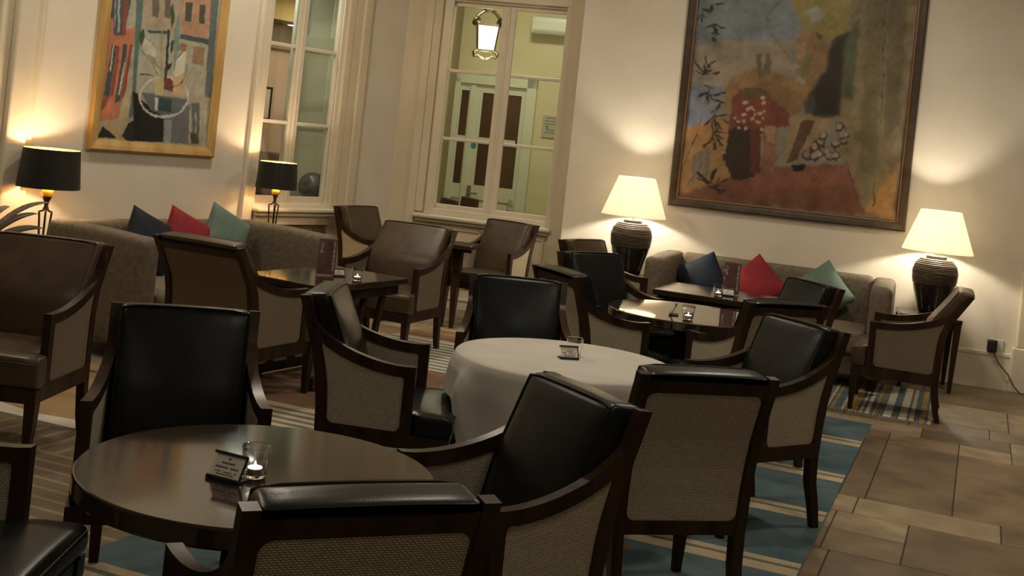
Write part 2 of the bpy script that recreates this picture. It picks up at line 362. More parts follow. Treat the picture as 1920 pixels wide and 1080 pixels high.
ART_A=[('p',[(0.0,1.4),(0.86,1.4),(0.959,1.154),(0.985,0.023),(0.0,0.006)],(168,158,132)),('p',[(0.0,1.4),(0.86,1.4),(0.957,1.224),(0.0,1.061)],(150,140,115)),('p',[(0.216,1.363),(0.581,1.4),(0.624,1.101),(0.642,0.856),(0.534,0.846),(0.267,0.859)],(172,148,120)),('p',[(0.329,1.187),(0.401,1.199),(0.415,0.935),(0.361,0.939)],(112,100,80)),('p',[(0.446,1.207),(0.502,1.216),(0.521,0.945),(0.469,0.949)],(110,95,75)),('p',[(0.586,1.388),(0.863,1.4),(0.902,1.145),(0.878,0.836),(0.636,0.849)],(188,134,98)),('p',[(0.634,1.101),(0.727,1.111),(0.732,0.938),(0.651,0.938)],(176,150,112)),('p',[(0.647,1.092),(0.715,1.099),(0.721,0.948),(0.662,0.949)],(84,78,62)),('p',[(0.769,1.099),(0.847,1.104),(0.86,0.937),(0.78,0.937)],(176,150,112)),('p',[(0.781,1.09),(0.836,1.095),(0.848,0.947),(0.791,0.95)],(88,80,64)),('p',[(0.63,0.843),(0.936,0.837),(0.934,0.797),(0.628,0.808)],(74,84,90)),('p',[(0.323,0.829),(0.533,0.852),(0.536,0.828),(0.351,0.811)],(70,80,88)),('p',[(0.872,1.371),(0.936,1.383),(0.959,1.154),(0.985,0.39),(0.924,0.384),(0.902,0.798)],(98,106,98)),('p',[(0.274,0.8),(0.635,0.807),(0.879,0.775),(0.908,0.406),(0.285,0.369)],(170,163,136)),('p',[(0.636,0.776),(0.711,0.774),(0.691,0.715),(0.635,0.719)],(152,110,80)),('p',[(0.763,0.767),(0.874,0.769),(0.873,0.627),(0.771,0.639)],(150,118,80)),('p',[(0.0,0.872),(0.03,0.881),(0.066,0.761),(0.236,0.849),(0.223,0.712),(0.163,0.163),(0.002,0.135)],(192,112,72)),('p',[(0.0,1.4),(0.108,1.4),(0.166,1.029),(0.138,0.765),(0.053,0.76),(0.03,0.879),(0.0,0.873)],(80,86,86)),('p',[(0.0,1.4),(0.0,1.4),(0.049,0.893),(0.052,0.77)],(190,180,152)),('p',[(0.005,1.4),(0.019,1.4),(0.1,0.787),(0.084,0.778)],(178,170,150)),('p',[(0.088,1.4),(0.121,1.4),(0.153,0.77),(0.125,0.766)],(150,70,52)),('p',[(0.047,0.689),(0.087,0.69),(0.071,0.317),(0.022,0.323)],(62,76,78)),('p',[(0.141,0.703),(0.174,0.703),(0.162,0.291),(0.121,0.276)],(62,78,80)),('p',[(0.089,0.686),(0.115,0.683),(0.102,0.317),(0.075,0.317)],(150,68,48)),('p',[(0.196,0.708),(0.221,0.711),(0.199,0.339),(0.163,0.282)],(148,66,46)),('p',[(0.058,0.686),(0.068,0.686),(0.059,0.498),(0.049,0.497)],(198,190,160)),('p',[(0.159,0.574),(0.169,0.575),(0.156,0.335),(0.141,0.334)],(196,188,158)),('p',[(0.025,0.323),(0.075,0.317),(0.048,0.229),(0.013,0.215)],(140,80,52)),('p',[(0.184,1.357),(0.235,1.367),(0.269,1.045),(0.294,0.195),(0.253,0.17),(0.256,0.432)],(86,112,102)),('p',[(0.2,0.329),(0.242,0.343),(0.255,0.137),(0.175,0.066),(0.173,0.164)],(186,168,124)),('p',[(0.255,0.137),(0.317,0.175),(0.33,0.011),(0.196,0.014)],(48,48,38)),('p',[(0.318,0.329),(0.561,0.216),(0.58,0.016),(0.358,0.013)],(38,38,32)),('p',[(0.263,0.376),(0.333,0.352),(0.358,0.013),(0.319,0.016)],(32,32,30)),('p',[(0.331,0.372),(0.766,0.358),(0.742,0.219),(0.562,0.205),(0.438,0.251)],(106,106,108)),('p',[(0.566,0.194),(0.798,0.327),(0.811,0.018),(0.63,0.019)],(112,112,110)),('l',[(0.765,0.375),(0.764,0.341),(0.751,0.307),(0.728,0.276),(0.696,0.249),(0.656,0.228),(0.611,0.213),(0.562,0.205),(0.513,0.205),(0.466,0.212),(0.423,0.227),(0.387,0.247),(0.358,0.273),(0.338,0.303),(0.329,0.335),(0.33,0.368),(0.342,0.401),(0.363,0.431),(0.394,0.458),(0.432,0.479),(0.476,0.495),(0.524,0.504),(0.573,0.505),(0.621,0.499),(0.665,0.486),(0.704,0.465),(0.734,0.439),(0.755,0.409),(0.765,0.375)],0.022,(205,198,180)),('p',[(0.565,0.183),(0.639,0.191),(0.647,0.02),(0.584,0.014)],(150,150,142)),('p',[(0.49,0.347),(0.614,0.351),(0.619,0.248),(0.496,0.245)],(52,78,74)),('p',[(0.461,0.342),(0.493,0.345),(0.498,0.245),(0.475,0.248)],(208,202,186)),('p',[(0.276,0.784),(0.329,0.78),(0.41,0.724),(0.485,0.511),(0.404,0.602),(0.315,0.679)],(196,186,160)),('p',[(0.598,0.557),(0.617,0.649),(0.707,0.739),(0.696,0.568),(0.637,0.471)],(205,196,170)),('p',[(0.344,0.661),(0.429,0.638),(0.479,0.555),(0.434,0.572)],(166,140,102)),('p',[(0.261,0.782),(0.295,0.841),(0.317,0.789),(0.294,0.697)],(64,86,50)),('p',[(0.512,1.017),(0.532,1.065),(0.564,0.946),(0.546,0.859)],(64,86,50)),('p',[(0.55,0.776),(0.576,0.79),(0.581,0.712),(0.561,0.674)],(54,80,50)),('p',[(0.51,0.86),(0.531,0.863),(0.551,0.462),(0.527,0.46)],(46,62,56)),('p',[(0.566,0.868),(0.603,1.03),(0.631,0.73),(0.609,0.536)],(122,142,126)),('p',[(0.451,0.796),(0.466,0.878),(0.505,0.547),(0.483,0.544)],(172,146,104)),('p',[(0.432,0.467),(0.47,0.504),(0.522,0.515),(0.535,0.416),(0.531,0.359),(0.461,0.364)],(198,178,118)),('p',[(0.523,0.506),(0.585,0.501),(0.624,0.467),(0.619,0.401),(0.535,0.416)],(124,62,46)),('p',[(0.604,0.512),(0.71,0.546),(0.739,0.379),(0.628,0.38)],(200,165,115)),('p',[(0.539,0.595),(0.583,0.623),(0.57,0.565),(0.536,0.556)],(62,46,36)),('l',[(0.312,0.504),(0.443,0.504)],0.009,(50,44,36)),('l',[(0.535,0.416),(0.667,0.457),(0.713,0.524),(0.718,0.616)],0.009,(52,46,38)),('l',[(0.288,0.687),(0.39,0.611),(0.469,0.509)],0.006,(70,62,50)),('l',[(0.316,0.778),(0.386,0.743),(0.41,0.713)],0.005,(70,62,50)),('l',[(0.614,0.649),(0.674,0.718),(0.707,0.734)],0.006,(72,64,52)),('p',[(0.001,0.014),(0.046,0.103),(0.171,0.016)],(42,42,34)),('p',[(0.048,0.133),(0.085,0.141),(0.247,0.012),(0.187,0.008)],(192,152,88)),('p',[(0.803,0.327),(0.879,0.345),(0.92,0.036),(0.849,0.032)],(98,102,96)),('l',[(0.847,0.262),(0.864,0.183),(0.877,0.034)],0.01,(186,180,158)),('l',[(0.891,0.335),(0.921,0.025)],0.011,(182,176,152)),('l',[(0.941,0.397),(0.962,0.021)],0.011,(174,172,152)),('l',[(0.787,0.337),(0.82,0.03)],0.007,(190,184,165)),('p',[(0.814,0.11),(0.876,0.103),(0.91,0.024),(0.842,0.02)],(84,74,40))]
ART_B=[('p',[(0.0,1.985),(1.8,1.985),(1.787,1.841),(1.8,0.0),(0.0,0.0),(0.0,1.702)],(138,128,108)),('p',[(0.0,1.985),(1.203,1.985),(1.274,1.802),(0.861,1.202),(0.003,0.972),(0.0,1.702)],(122,130,130)),('p',[(0.0,1.337),(0.838,1.428),(0.805,1.027),(0.001,0.949)],(152,134,110)),('p',[(0.001,0.953),(0.297,0.971),(0.176,0.585),(0.0,0.548)],(122,122,132)),('p',[(0.0,0.585),(0.35,0.736),(0.423,0.209),(0.0,0.0)],(168,124,70)),('p',[(0.0,0.601),(0.173,0.619),(0.161,0.553),(0.0,0.536)],(176,120,54)),('p',[(0.371,1.082),(0.567,1.176),(0.72,1.133),(1.061,1.032),(0.904,0.772),(0.327,0.772),(0.298,0.961)],(148,110,60)),('p',[(0.42,0.972),(0.636,1.049),(0.956,0.984),(0.829,0.783),(0.402,0.78)],(132,98,54)),('p',[(1.199,1.985),(1.736,1.985),(1.787,1.841),(1.8,0.0),(1.524,0.022),(1.268,0.601),(1.258,1.238)],(136,116,78)),('p',[(1.248,1.518),(1.346,1.657),(1.363,0.944),(1.272,0.995)],(84,88,58)),('p',[(1.379,1.985),(1.494,1.985),(1.541,1.822),(1.599,0.338),(1.465,0.398)],(118,102,68)),('p',[(1.558,1.823),(1.717,1.835),(1.749,0.799),(1.641,0.64)],(112,98,66)),('p',[(1.531,0.042),(1.782,0.469),(1.8,0.001)],(190,134,66)),('p',[(0.708,1.985),(1.252,1.985),(1.251,1.668),(1.234,1.517),(1.11,1.45),(0.861,1.558)],(142,124,54)),('p',[(0.783,1.985),(1.028,1.985),(1.039,1.972),(0.865,1.884)],(110,105,50)),('p',[(0.859,1.543),(1.13,1.471),(1.22,1.291),(1.061,1.028),(0.949,1.059),(0.853,1.24)],(142,108,68)),('p',[(0.84,1.409),(0.912,1.424),(0.926,1.28),(0.866,1.26)],(165,130,90)),('p',[(0.938,1.342),(1.013,1.329),(0.975,1.156),(0.925,1.114)],(110,105,60)),('p',[(1.146,1.453),(1.25,1.537),(1.267,0.822),(1.158,0.797),(0.97,0.816),(0.994,0.969),(1.102,1.167)],(54,44,32)),('p',[(0.962,0.928),(1.048,0.984),(1.08,0.845),(0.991,0.822)],(70,74,64)),('p',[(0.886,1.677),(0.991,1.723),(1.075,1.655),(0.988,1.572)],(152,150,132)),('p',[(1.014,1.499),(1.078,1.495),(1.056,1.446)],(50,44,34)),('p',[(0.0,0.0),(0.404,0.207),(0.654,0.329),(1.358,0.424),(1.56,0.014),(0.798,0.004)],(128,78,54)),('p',[(0.639,0.29),(1.344,0.385),(1.41,0.261),(0.638,0.118)],(140,84,60)),('p',[(0.884,0.792),(1.197,0.8),(1.174,0.667),(1.015,0.402),(0.827,0.405)],(154,124,88)),('p',[(0.979,0.76),(1.069,0.769),(0.959,0.415),(0.866,0.386)],(98,70,48)),('p',[(0.373,0.872),(0.457,0.976),(0.603,1.008),(0.826,0.821),(0.877,0.712),(0.625,0.611),(0.623,0.269),(0.462,0.194),(0.362,0.584)],(124,64,44)),('p',[(0.457,0.976),(0.603,1.008),(0.702,0.942),(0.485,0.883)],(100,78,48)),('p',[(0.365,0.585),(0.451,0.67),(0.628,0.611),(0.626,0.231),(0.444,0.188),(0.348,0.354)],(62,48,36)),('p',[(0.549,0.622),(0.637,0.669),(0.659,0.273),(0.588,0.246)],(105,52,38)),('p',[(0.659,0.675),(0.768,0.664),(0.784,0.283),(0.674,0.274)],(150,98,68)),('p',[(0.672,0.692),(0.756,0.691),(0.765,0.549),(0.687,0.551)],(170,130,92)),('p',[(0.085,0.364),(0.229,0.475),(0.255,0.229),(0.107,0.113)],(132,116,98)),('l',[(0.102,0.385),(0.12,0.118)],0.011,(110,95,78)),('l',[(0.155,0.42),(0.175,0.153)],0.011,(110,95,78)),('l',[(0.208,0.463),(0.229,0.188)],0.011,(110,95,78)),('p',[(0.927,0.368),(1.026,0.388),(1.022,0.331),(0.936,0.312)],(40,32,26)),('l',[(0.693,1.757),(0.587,1.616),(0.606,1.522),(0.691,1.415),(0.818,1.255)],0.007,(120,90,66)),('l',[(1.599,0.31),(1.606,0.097)],0.015,(96,76,48)),('l',[(1.324,0.495),(1.532,0.033)],0.009,(90,60,44)),('l',[(1.541,1.822),(1.588,1.081),(1.6,0.784)],0.009,(80,70,46)),('l',[(0.0,0.181),(0.047,0.36),(0.125,0.618),(0.125,0.714)],0.009,(84,62,44)),('l',[(0.041,0.051),(0.139,0.216),(0.198,0.376)],0.007,(90,66,46)),('p',[(0.539,1.269),(0.573,1.301),(0.604,1.085),(0.563,1.071)],(110,95,66)),('p',[(0.613,1.276),(0.632,1.306),(0.683,1.13),(0.604,1.085)],(120,98,66)),('l',[(0.156,1.064),(0.051,1.098)],0.019,(58,48,40)),('l',[(0.1,1.099),(0.009,1.181)],0.019,(58,48,40)),('l',[(0.156,1.134),(0.116,1.233)],0.019,(58,48,40)),('l',[(0.136,1.093),(0.118,1.175)],0.019,(58,48,40)),('l',[(0.121,1.063),(0.118,1.144)],0.019,(58,48,40)),('l',[(0.15,1.131),(0.197,1.192)],0.019,(58,48,40)),('l',[(0.102,1.065),(0.164,1.107)],0.019,(58,48,40)),('l',[(0.168,1.071),(0.242,1.102)],0.019,(58,48,40)),('l',[(0.175,0.896),(0.305,0.92)],0.019,(58,48,40)),('l',[(0.188,0.873),(0.313,0.833)],0.019,(58,48,40)),('l',[(0.159,0.938),(0.2,0.854)],0.019,(58,48,40)),('l',[(0.159,0.901),(0.178,0.825)],0.019,(58,48,40)),('l',[(0.158,0.926),(0.134,0.812)],0.019,(58,48,40)),('l',[(0.158,0.911),(0.067,0.863)],0.019,(58,48,40)),('l',[(0.199,0.954),(0.122,0.953)],0.019,(58,48,40)),('l',[(0.217,0.699),(0.284,0.817)],0.019,(58,48,40)),('l',[(0.21,0.761),(0.299,0.837)],0.019,(58,48,40)),('l',[(0.229,0.703),(0.365,0.743)],0.019,(58,48,40)),('l',[(0.235,0.737),(0.357,0.665)],0.019,(58,48,40)),('l',[(0.223,0.703),(0.308,0.603)],0.019,(58,48,40)),('l',[(0.22,0.686),(0.234,0.549)],0.019,(58,48,40)),('l',[(0.258,0.692),(0.248,0.59)],0.019,(58,48,40)),('l',[(0.248,0.742),(0.158,0.634)],0.019,(58,48,40)),('l',[(0.226,0.562),(0.28,0.608)],0.019,(58,48,40)),('l',[(0.231,0.571),(0.344,0.582)],0.019,(58,48,40)),('l',[(0.249,0.557),(0.328,0.515)],0.019,(58,48,40)),('l',[(0.254,0.542),(0.33,0.469)],0.019,(58,48,40)),('l',[(0.226,0.533),(0.287,0.441)],0.019,(58,48,40)),('l',[(0.277,0.5),(0.264,0.431)],0.019,(58,48,40)),('l',[(0.23,0.538),(0.176,0.449)],0.019,(58,48,40)),('l',[(0.243,0.538),(0.167,0.463)],0.019,(58,48,40)),('l',[(0.293,0.141),(0.153,0.181)],0.019,(58,48,40)),('l',[(0.258,0.151),(0.144,0.227)],0.019,(58,48,40)),('l',[(0.257,0.092),(0.212,0.177)],0.019,(58,48,40)),('l',[(0.26,0.147),(0.293,0.273)],0.019,(58,48,40)),('l',[(0.283,0.105),(0.326,0.201)],0.019,(58,48,40)),('l',[(0.281,0.119),(0.403,0.189)],0.019,(58,48,40)),('l',[(0.253,0.116),(0.39,0.097)],0.019,(58,48,40)),('l',[(0.281,0.12),(0.385,0.062)],0.019,(58,48,40)),('l',[(0.158,1.498),(0.238,1.484)],0.019,(58,48,40)),('l',[(0.132,1.489),(0.192,1.458)],0.019,(58,48,40)),('l',[(0.16,1.48),(0.199,1.413)],0.019,(58,48,40)),('l',[(0.167,1.478),(0.178,1.408)],0.019,(58,48,40)),('l',[(0.174,1.491),(0.156,1.415)],0.019,(58,48,40)),('l',[(0.149,1.502),(0.085,1.453)],0.019,(58,48,40)),('l',[(0.177,1.509),(0.113,1.467)],0.019,(58,48,40)),('l',[(0.056,1.621),(0.12,1.621)],0.019,(58,48,40)),('l',[(0.054,1.6),(0.091,1.553)],0.019,(58,48,40)),('l',[(0.055,1.575),(0.047,1.509)],0.019,(58,48,40)),('l',[(0.041,1.579),(0.01,1.547)],0.019,(58,48,40)),('l',[(0.139,1.677),(0.2,1.689)],0.019,(58,48,40)),('l',[(0.1,1.666),(0.135,1.633)],0.019,(58,48,40)),('l',[(0.109,1.675),(0.109,1.629)],0.019,(58,48,40)),('l',[(0.142,1.631),(0.1,1.6)],0.019,(58,48,40)),('l',[(0.14,1.435),(0.188,1.444)],0.019,(58,48,40)),('l',[(0.151,1.4),(0.181,1.375)],0.019,(58,48,40)),('l',[(0.179,1.464),(0.178,1.435)],0.019,(58,48,40)),('l',[(0.184,1.392),(0.154,1.371)],0.019,(58,48,40)),('l',[(0.118,1.817),(0.194,1.812)],0.019,(58,48,40)),('l',[(0.102,1.823),(0.164,1.807)],0.019,(58,48,40)),('l',[(0.101,1.84),(0.17,1.761)],0.019,(58,48,40)),('l',[(0.069,1.82),(0.091,1.766)],0.019,(58,48,40)),('l',[(0.107,1.795),(0.116,1.731)],0.019,(58,48,40)),('l',[(0.075,1.844),(0.064,1.767)],0.019,(58,48,40)),('l',[(0.13,1.795),(0.078,1.742)],0.019,(58,48,40)),('l',[(0.128,1.83),(0.07,1.793)],0.019,(58,48,40)),('p',[(0.543,0.811),(0.534,0.793),(0.512,0.79),(0.499,0.807),(0.508,0.825),(0.53,0.828)],(188,152,118)),('p',[(0.557,0.824),(0.55,0.81),(0.533,0.809),(0.524,0.821),(0.531,0.835),(0.547,0.837)],(188,152,118)),('p',[(0.469,0.694),(0.463,0.681),(0.447,0.679),(0.437,0.691),(0.444,0.705),(0.46,0.706)],(188,152,118)),('p',[(0.525,0.642),(0.517,0.625),(0.497,0.623),(0.485,0.638),(0.493,0.655),(0.514,0.657)],(188,152,118)),('p',[(0.435,0.723),(0.429,0.711),(0.415,0.71),(0.406,0.72),(0.412,0.732),(0.427,0.734)],(188,152,118)),('p',[(0.691,0.658),(0.685,0.647),(0.671,0.645),(0.663,0.656),(0.669,0.667),(0.683,0.669)],(188,152,118)),('p',[(0.497,0.866),(0.488,0.848),(0.466,0.846),(0.453,0.862),(0.462,0.881),(0.485,0.883)],(188,152,118)),('p',[(0.515,0.704),(0.508,0.69),(0.492,0.688),(0.482,0.701),(0.489,0.714),(0.506,0.716)],(188,152,118)),('p',[(0.612,0.715),(0.604,0.699),(0.585,0.697),(0.574,0.711),(0.582,0.727),(0.601,0.729)],(188,152,118)),('p',[(0.472,0.644),(0.466,0.632),(0.451,0.631),(0.443,0.641),(0.449,0.654),(0.463,0.655)],(188,152,118)),('p',[(0.568,0.807),(0.562,0.795),(0.547,0.794),(0.539,0.805),(0.545,0.817),(0.559,0.818)],(188,152,118)),('p',[(0.572,0.761),(0.566,0.749),(0.551,0.747),(0.542,0.758),(0.548,0.771),(0.563,0.773)],(188,152,118)),('p',[(0.631,0.721),(0.626,0.712),(0.614,0.711),(0.608,0.719),(0.613,0.729),(0.624,0.73)],(188,152,118)),('p',[(0.504,0.758),(0.495,0.74),(0.473,0.738),(0.461,0.754),(0.47,0.772),(0.491,0.774)],(188,152,118)),('p',[(0.667,0.741),(0.662,0.732),(0.651,0.731),(0.645,0.739),(0.649,0.749),(0.66,0.75)],(188,152,118)),('p',[(0.64,0.781),(0.632,0.767),(0.615,0.765),(0.605,0.778),(0.612,0.793),(0.629,0.794)],(188,152,118)),('p',[(0.627,0.706),(0.62,0.692),(0.604,0.691),(0.594,0.703),(0.601,0.717),(0.618,0.718)],(188,152,118)),('p',[(0.672,0.8),(0.665,0.787),(0.65,0.785),(0.641,0.797),(0.647,0.81),(0.663,0.811)],(188,152,118)),('p',[(0.648,0.866),(0.642,0.853),(0.627,0.852),(0.619,0.863),(0.625,0.875),(0.639,0.876)],(188,152,118)),('p',[(0.643,0.912),(0.635,0.895),(0.614,0.893),(0.602,0.908),(0.611,0.925),(0.631,0.927)],(188,152,118)),('p',[(0.614,0.777),(0.608,0.765),(0.594,0.764),(0.586,0.774),(0.592,0.786),(0.606,0.788)],(188,152,118)),('p',[(0.653,0.608),(0.648,0.598),(0.635,0.596),(0.628,0.606),(0.633,0.616),(0.646,0.618)],(188,152,118)),('p',[(0.563,0.73),(0.556,0.716),(0.539,0.714),(0.53,0.727),(0.537,0.741),(0.553,0.742)],(188,152,118)),('p',[(0.51,0.868),(0.502,0.853),(0.485,0.851),(0.475,0.865),(0.482,0.879),(0.5,0.881)],(188,152,118)),('p',[(0.632,0.91),(0.626,0.899),(0.612,0.897),(0.604,0.908),(0.61,0.919),(0.624,0.92)],(188,152,118)),('p',[(0.665,0.652),(0.657,0.637),(0.639,0.635),(0.628,0.649),(0.636,0.664),(0.654,0.666)],(188,152,118)),('p',[(1.088,0.489),(1.095,0.447),(1.059,0.419),(1.013,0.433),(0.998,0.479),(1.024,0.51),(1.046,0.547),(1.078,0.519)],(78,62,50)),('p',[(1.073,0.495),(1.077,0.47),(1.052,0.452),(1.02,0.46),(1.01,0.488),(1.029,0.507),(1.044,0.53),(1.066,0.513)],(140,120,104)),('p',[(1.144,0.551),(1.119,0.522),(1.098,0.487),(1.056,0.498),(1.042,0.54),(1.058,0.575),(1.088,0.585),(1.115,0.576)],(78,62,50)),('p',[(1.124,0.556),(1.106,0.539),(1.091,0.517),(1.062,0.524),(1.053,0.549),(1.064,0.57),(1.085,0.576),(1.104,0.571)],(172,150,128)),('p',[(1.181,0.602),(1.176,0.567),(1.147,0.539),(1.105,0.55),(1.081,0.592),(1.105,0.629),(1.135,0.657),(1.167,0.632)],(78,62,50)),('p',[(1.165,0.608),(1.161,0.587),(1.14,0.57),(1.111,0.576),(1.095,0.6),(1.112,0.623),(1.133,0.64),(1.155,0.626)],(158,136,114)),('p',[(1.181,0.48),(1.15,0.444),(1.123,0.419),(1.088,0.434),(1.062,0.467),(1.076,0.509),(1.11,0.544),(1.148,0.514)],(78,62,50)),('p',[(1.157,0.485),(1.136,0.463),(1.116,0.447),(1.092,0.456),(1.074,0.476),(1.085,0.501),(1.109,0.522),(1.135,0.505)],(172,150,128)),('p',[(1.223,0.522),(1.22,0.497),(1.199,0.478),(1.17,0.485),(1.163,0.515),(1.159,0.55),(1.191,0.559),(1.214,0.544)],(78,62,50)),('p',[(1.21,0.528),(1.208,0.513),(1.193,0.501),(1.173,0.505),(1.168,0.523),(1.166,0.544),(1.188,0.55),(1.204,0.541)],(172,150,128)),('p',[(1.307,0.587),(1.294,0.561),(1.274,0.538),(1.247,0.552),(1.241,0.58),(1.246,0.604),(1.266,0.619),(1.296,0.617)],(78,62,50)),('p',[(1.291,0.592),(1.282,0.577),(1.268,0.563),(1.249,0.571),(1.245,0.588),(1.249,0.602),(1.263,0.612),(1.284,0.611)],(172,150,128)),('p',[(1.343,0.684),(1.333,0.656),(1.31,0.633),(1.274,0.638),(1.27,0.676),(1.26,0.72),(1.3,0.732),(1.335,0.719)],(78,62,50)),('p',[(1.327,0.69),(1.32,0.673),(1.304,0.659),(1.278,0.662),(1.276,0.685),(1.27,0.711),(1.298,0.718),(1.322,0.711)],(158,136,114)),('p',[(1.321,0.738),(1.304,0.705),(1.277,0.694),(1.243,0.694),(1.243,0.73),(1.237,0.764),(1.269,0.765),(1.293,0.76)],(78,62,50)),('p',[(1.302,0.743),(1.29,0.724),(1.271,0.717),(1.247,0.716),(1.248,0.738),(1.244,0.759),(1.266,0.76),(1.283,0.756)],(158,136,114)),('p',[(1.373,0.678),(1.36,0.658),(1.344,0.651),(1.319,0.645),(1.311,0.671),(1.316,0.697),(1.339,0.699),(1.361,0.699)],(78,62,50)),('p',[(1.359,0.684),(1.35,0.672),(1.339,0.667),(1.322,0.663),(1.316,0.679),(1.32,0.695),(1.336,0.696),(1.351,0.697)],(158,136,114)),('p',[(1.273,0.489),(1.253,0.46),(1.231,0.43),(1.197,0.447),(1.178,0.479),(1.196,0.51),(1.22,0.533),(1.249,0.515)],(78,62,50)),('p',[(1.254,0.495),(1.24,0.477),(1.224,0.459),(1.201,0.469),(1.188,0.488),(1.201,0.507),(1.218,0.521),(1.237,0.51)],(158,136,114)),('p',[(1.317,0.494),(1.3,0.463),(1.275,0.437),(1.245,0.455),(1.228,0.485),(1.237,0.518),(1.265,0.538),(1.294,0.521)],(78,62,50)),('p',[(1.298,0.5),(1.287,0.48),(1.269,0.465),(1.248,0.475),(1.236,0.493),(1.243,0.513),(1.263,0.526),(1.283,0.515)],(172,150,128)),('p',[(1.194,0.641),(1.191,0.615),(1.168,0.602),(1.139,0.604),(1.114,0.632),(1.13,0.668),(1.161,0.677),(1.189,0.67)],(78,62,50)),('p',[(1.181,0.647),(1.178,0.631),(1.162,0.623),(1.142,0.624),(1.125,0.641),(1.136,0.663),(1.158,0.669),(1.177,0.664)],(158,136,114)),('p',[(1.356,0.61),(1.345,0.586),(1.324,0.578),(1.304,0.584),(1.3,0.605),(1.304,0.622),(1.319,0.631),(1.338,0.629)],(78,62,50)),('p',[(1.341,0.616),(1.333,0.602),(1.319,0.596),(1.305,0.6),(1.302,0.612),(1.305,0.623),(1.316,0.629),(1.329,0.627)],(158,136,114)),('p',[(0.888,1.148),(0.88,1.124),(0.858,1.122),(0.844,1.144),(0.853,1.168),(0.875,1.17)],(160,140,112)),('p',[(0.928,1.114),(0.92,1.09),(0.898,1.088),(0.885,1.11),(0.893,1.134),(0.915,1.136)],(160,140,112)),('p',[(0.901,1.206),(0.892,1.182),(0.87,1.18),(0.857,1.202),(0.866,1.226),(0.887,1.228)],(160,140,112)),('p',[(0.968,1.08),(0.96,1.056),(0.938,1.054),(0.925,1.076),(0.933,1.1),(0.955,1.102)],(160,140,112)),('p',[(0.866,1.184),(0.857,1.16),(0.836,1.158),(0.822,1.18),(0.831,1.204),(0.853,1.206)],(160,140,112))]
# ------------------------------------------------------------------ floor, ceiling, walls
CEIL = 3.9
bm = NB(); box(bm, (0, 7, -0.06), (30, 26, 0.1)); struct('floor', bm, 'grout')
bm = NB()
rows = [(-9.2, -7.8, 0), (-7.8, -7.4, 1), (-7.4, -5.75, 0), (-5.75, -5.35, 1), (-5.35, -4.35, 0), (-4.35, -4.0, 1), (-4.0, -2.84, 0), (-2.84, -2.51, 4), (-2.51, -2.2, 2), (-2.84, -2.2, 5),
        (-2.2, -1.885, 1), (-1.885, -0.43, 0), (-0.43, -0.12, 3), (-0.12, 0.2, 1), (0.2, 0.55, 0), (0.55, 1.3, 1), (1.3, 2.3, 0), (2.3, 2.9, 1), (2.9, 4.6, 0), (4.6, 5.2, 1), (5.2, 7.5, 0)]
for b0, b1, kind in rows:
    if kind in (0, 1):
        js = []; a = -9.0+random.random()*0.3
        while a < 6.5: js.append(a); a += random.choice((0.42, 0.5, 0.6, 0.8)) if kind == 0 else random.choice((0.55, 0.8, 1.1))
        js.append(a)
        if (b0, b1) == (-1.885, -0.43): js = [j for j in js if j < -0.5]+[-0.4, 0.0, 0.13, 0.54, 0.98, 1.45, 1.9, 2.5, 3.1, 3.8, 4.6, 5.4, 6.5]
        if (b0, b1) == (-2.2, -1.885): js = [j for j in js if j < -0.7]+[-0.5, 0.1, 0.36+0.4, 1.5, 2.3, 3.3, 4.4, 5.4, 6.5]
        if (b0, b1) == (-4.0, -2.84): js = [j for j in js if j < -0.5]+[-0.3, 0.07, 0.54, 1.0, 1.6, 2.3, 3.0, 4, 5, 6.5]
        if (b0, b1) == (-0.12, 0.2): js = [j for j in js if j < -0.5]+[-0.35, 0.31, 0.84, 1.6, 2.2, 3.1, 4.4, 5.4, 6.5]
    elif kind in (2, 4): js = [-9, -6, -4, -2, -0.6, 0.03, 0.36]
    elif kind == 5: js = [0.36, 1.05, 1.9, 2.7, 4, 5.2, 6.5]
    else: js = [-9, -7, -5, -3, -1.2, -0.3, 0.13, 0.54, 0.84, 1.3, 2.1, 3, 4, 5, 6.5]
    for k, (a0, a1) in enumerate(zip(js, js[1:])):
        g = 0.003
        q = [F(a0+g, b0+g), F(a1-g, b0+g), F(a1-g, b1-g), F(a0+g, b1-g)]
        light = kind == 1 or (kind == 2 and a0 < 0.2) or (kind == 3 and a0 >= 0.54)
        mi = 0 if light else 1
        if kind == 0 and (a0 < -0.5 or a0 > 1.5) and random.random() < 0.2: mi = 0
        if kind == 1 and random.random() < 0.12: mi = 1
        c = sum(q, Vector())/4
        inset = [p+(c-p).normalized()*0.004 for p in q]
        lo = [bm.verts.new((p.x, p.y, -0.012)) for p in q]; hi = [bm.verts.new((p.x, p.y, -0.0015)) for p in q]; tp = [bm.verts.new((p.x, p.y, 0.0)) for p in inset]
        for A_, B_ in ((lo, hi), (hi, tp)):
            for i in range(4): bm.faces.new((A_[i], A_[(i+1) % 4], B_[(i+1) % 4], B_[i])).material_index = mi
        bm.faces.new(tp).material_index = mi
struct('floor_slabs', bm, ['stone_a', 'stone_b'])
# per-slab tint
for mn, amt in (('stone_a', 0.14), ('stone_b', 0.28)):
    t = M[mn].node_tree; b = t.nodes['Principled BSDF']; src = b.inputs['Base Color'].links[0].from_socket
    g = t.nodes.new('ShaderNodeNewGeometry'); mr = t.nodes.new('ShaderNodeMapRange'); mr.inputs[3].default_value = 1-amt; mr.inputs[4].default_value = 1+amt
    t.links.new(g.outputs['Random Per Island'], mr.inputs[0])
    mx = t.nodes.new('ShaderNodeVectorMath'); mx.operation = 'SCALE'
    t.links.new(src, mx.inputs[0]); t.links.new(mr.outputs[0], mx.inputs['Scale']); t.links.new(mx.outputs[0], b.inputs['Base Color'])

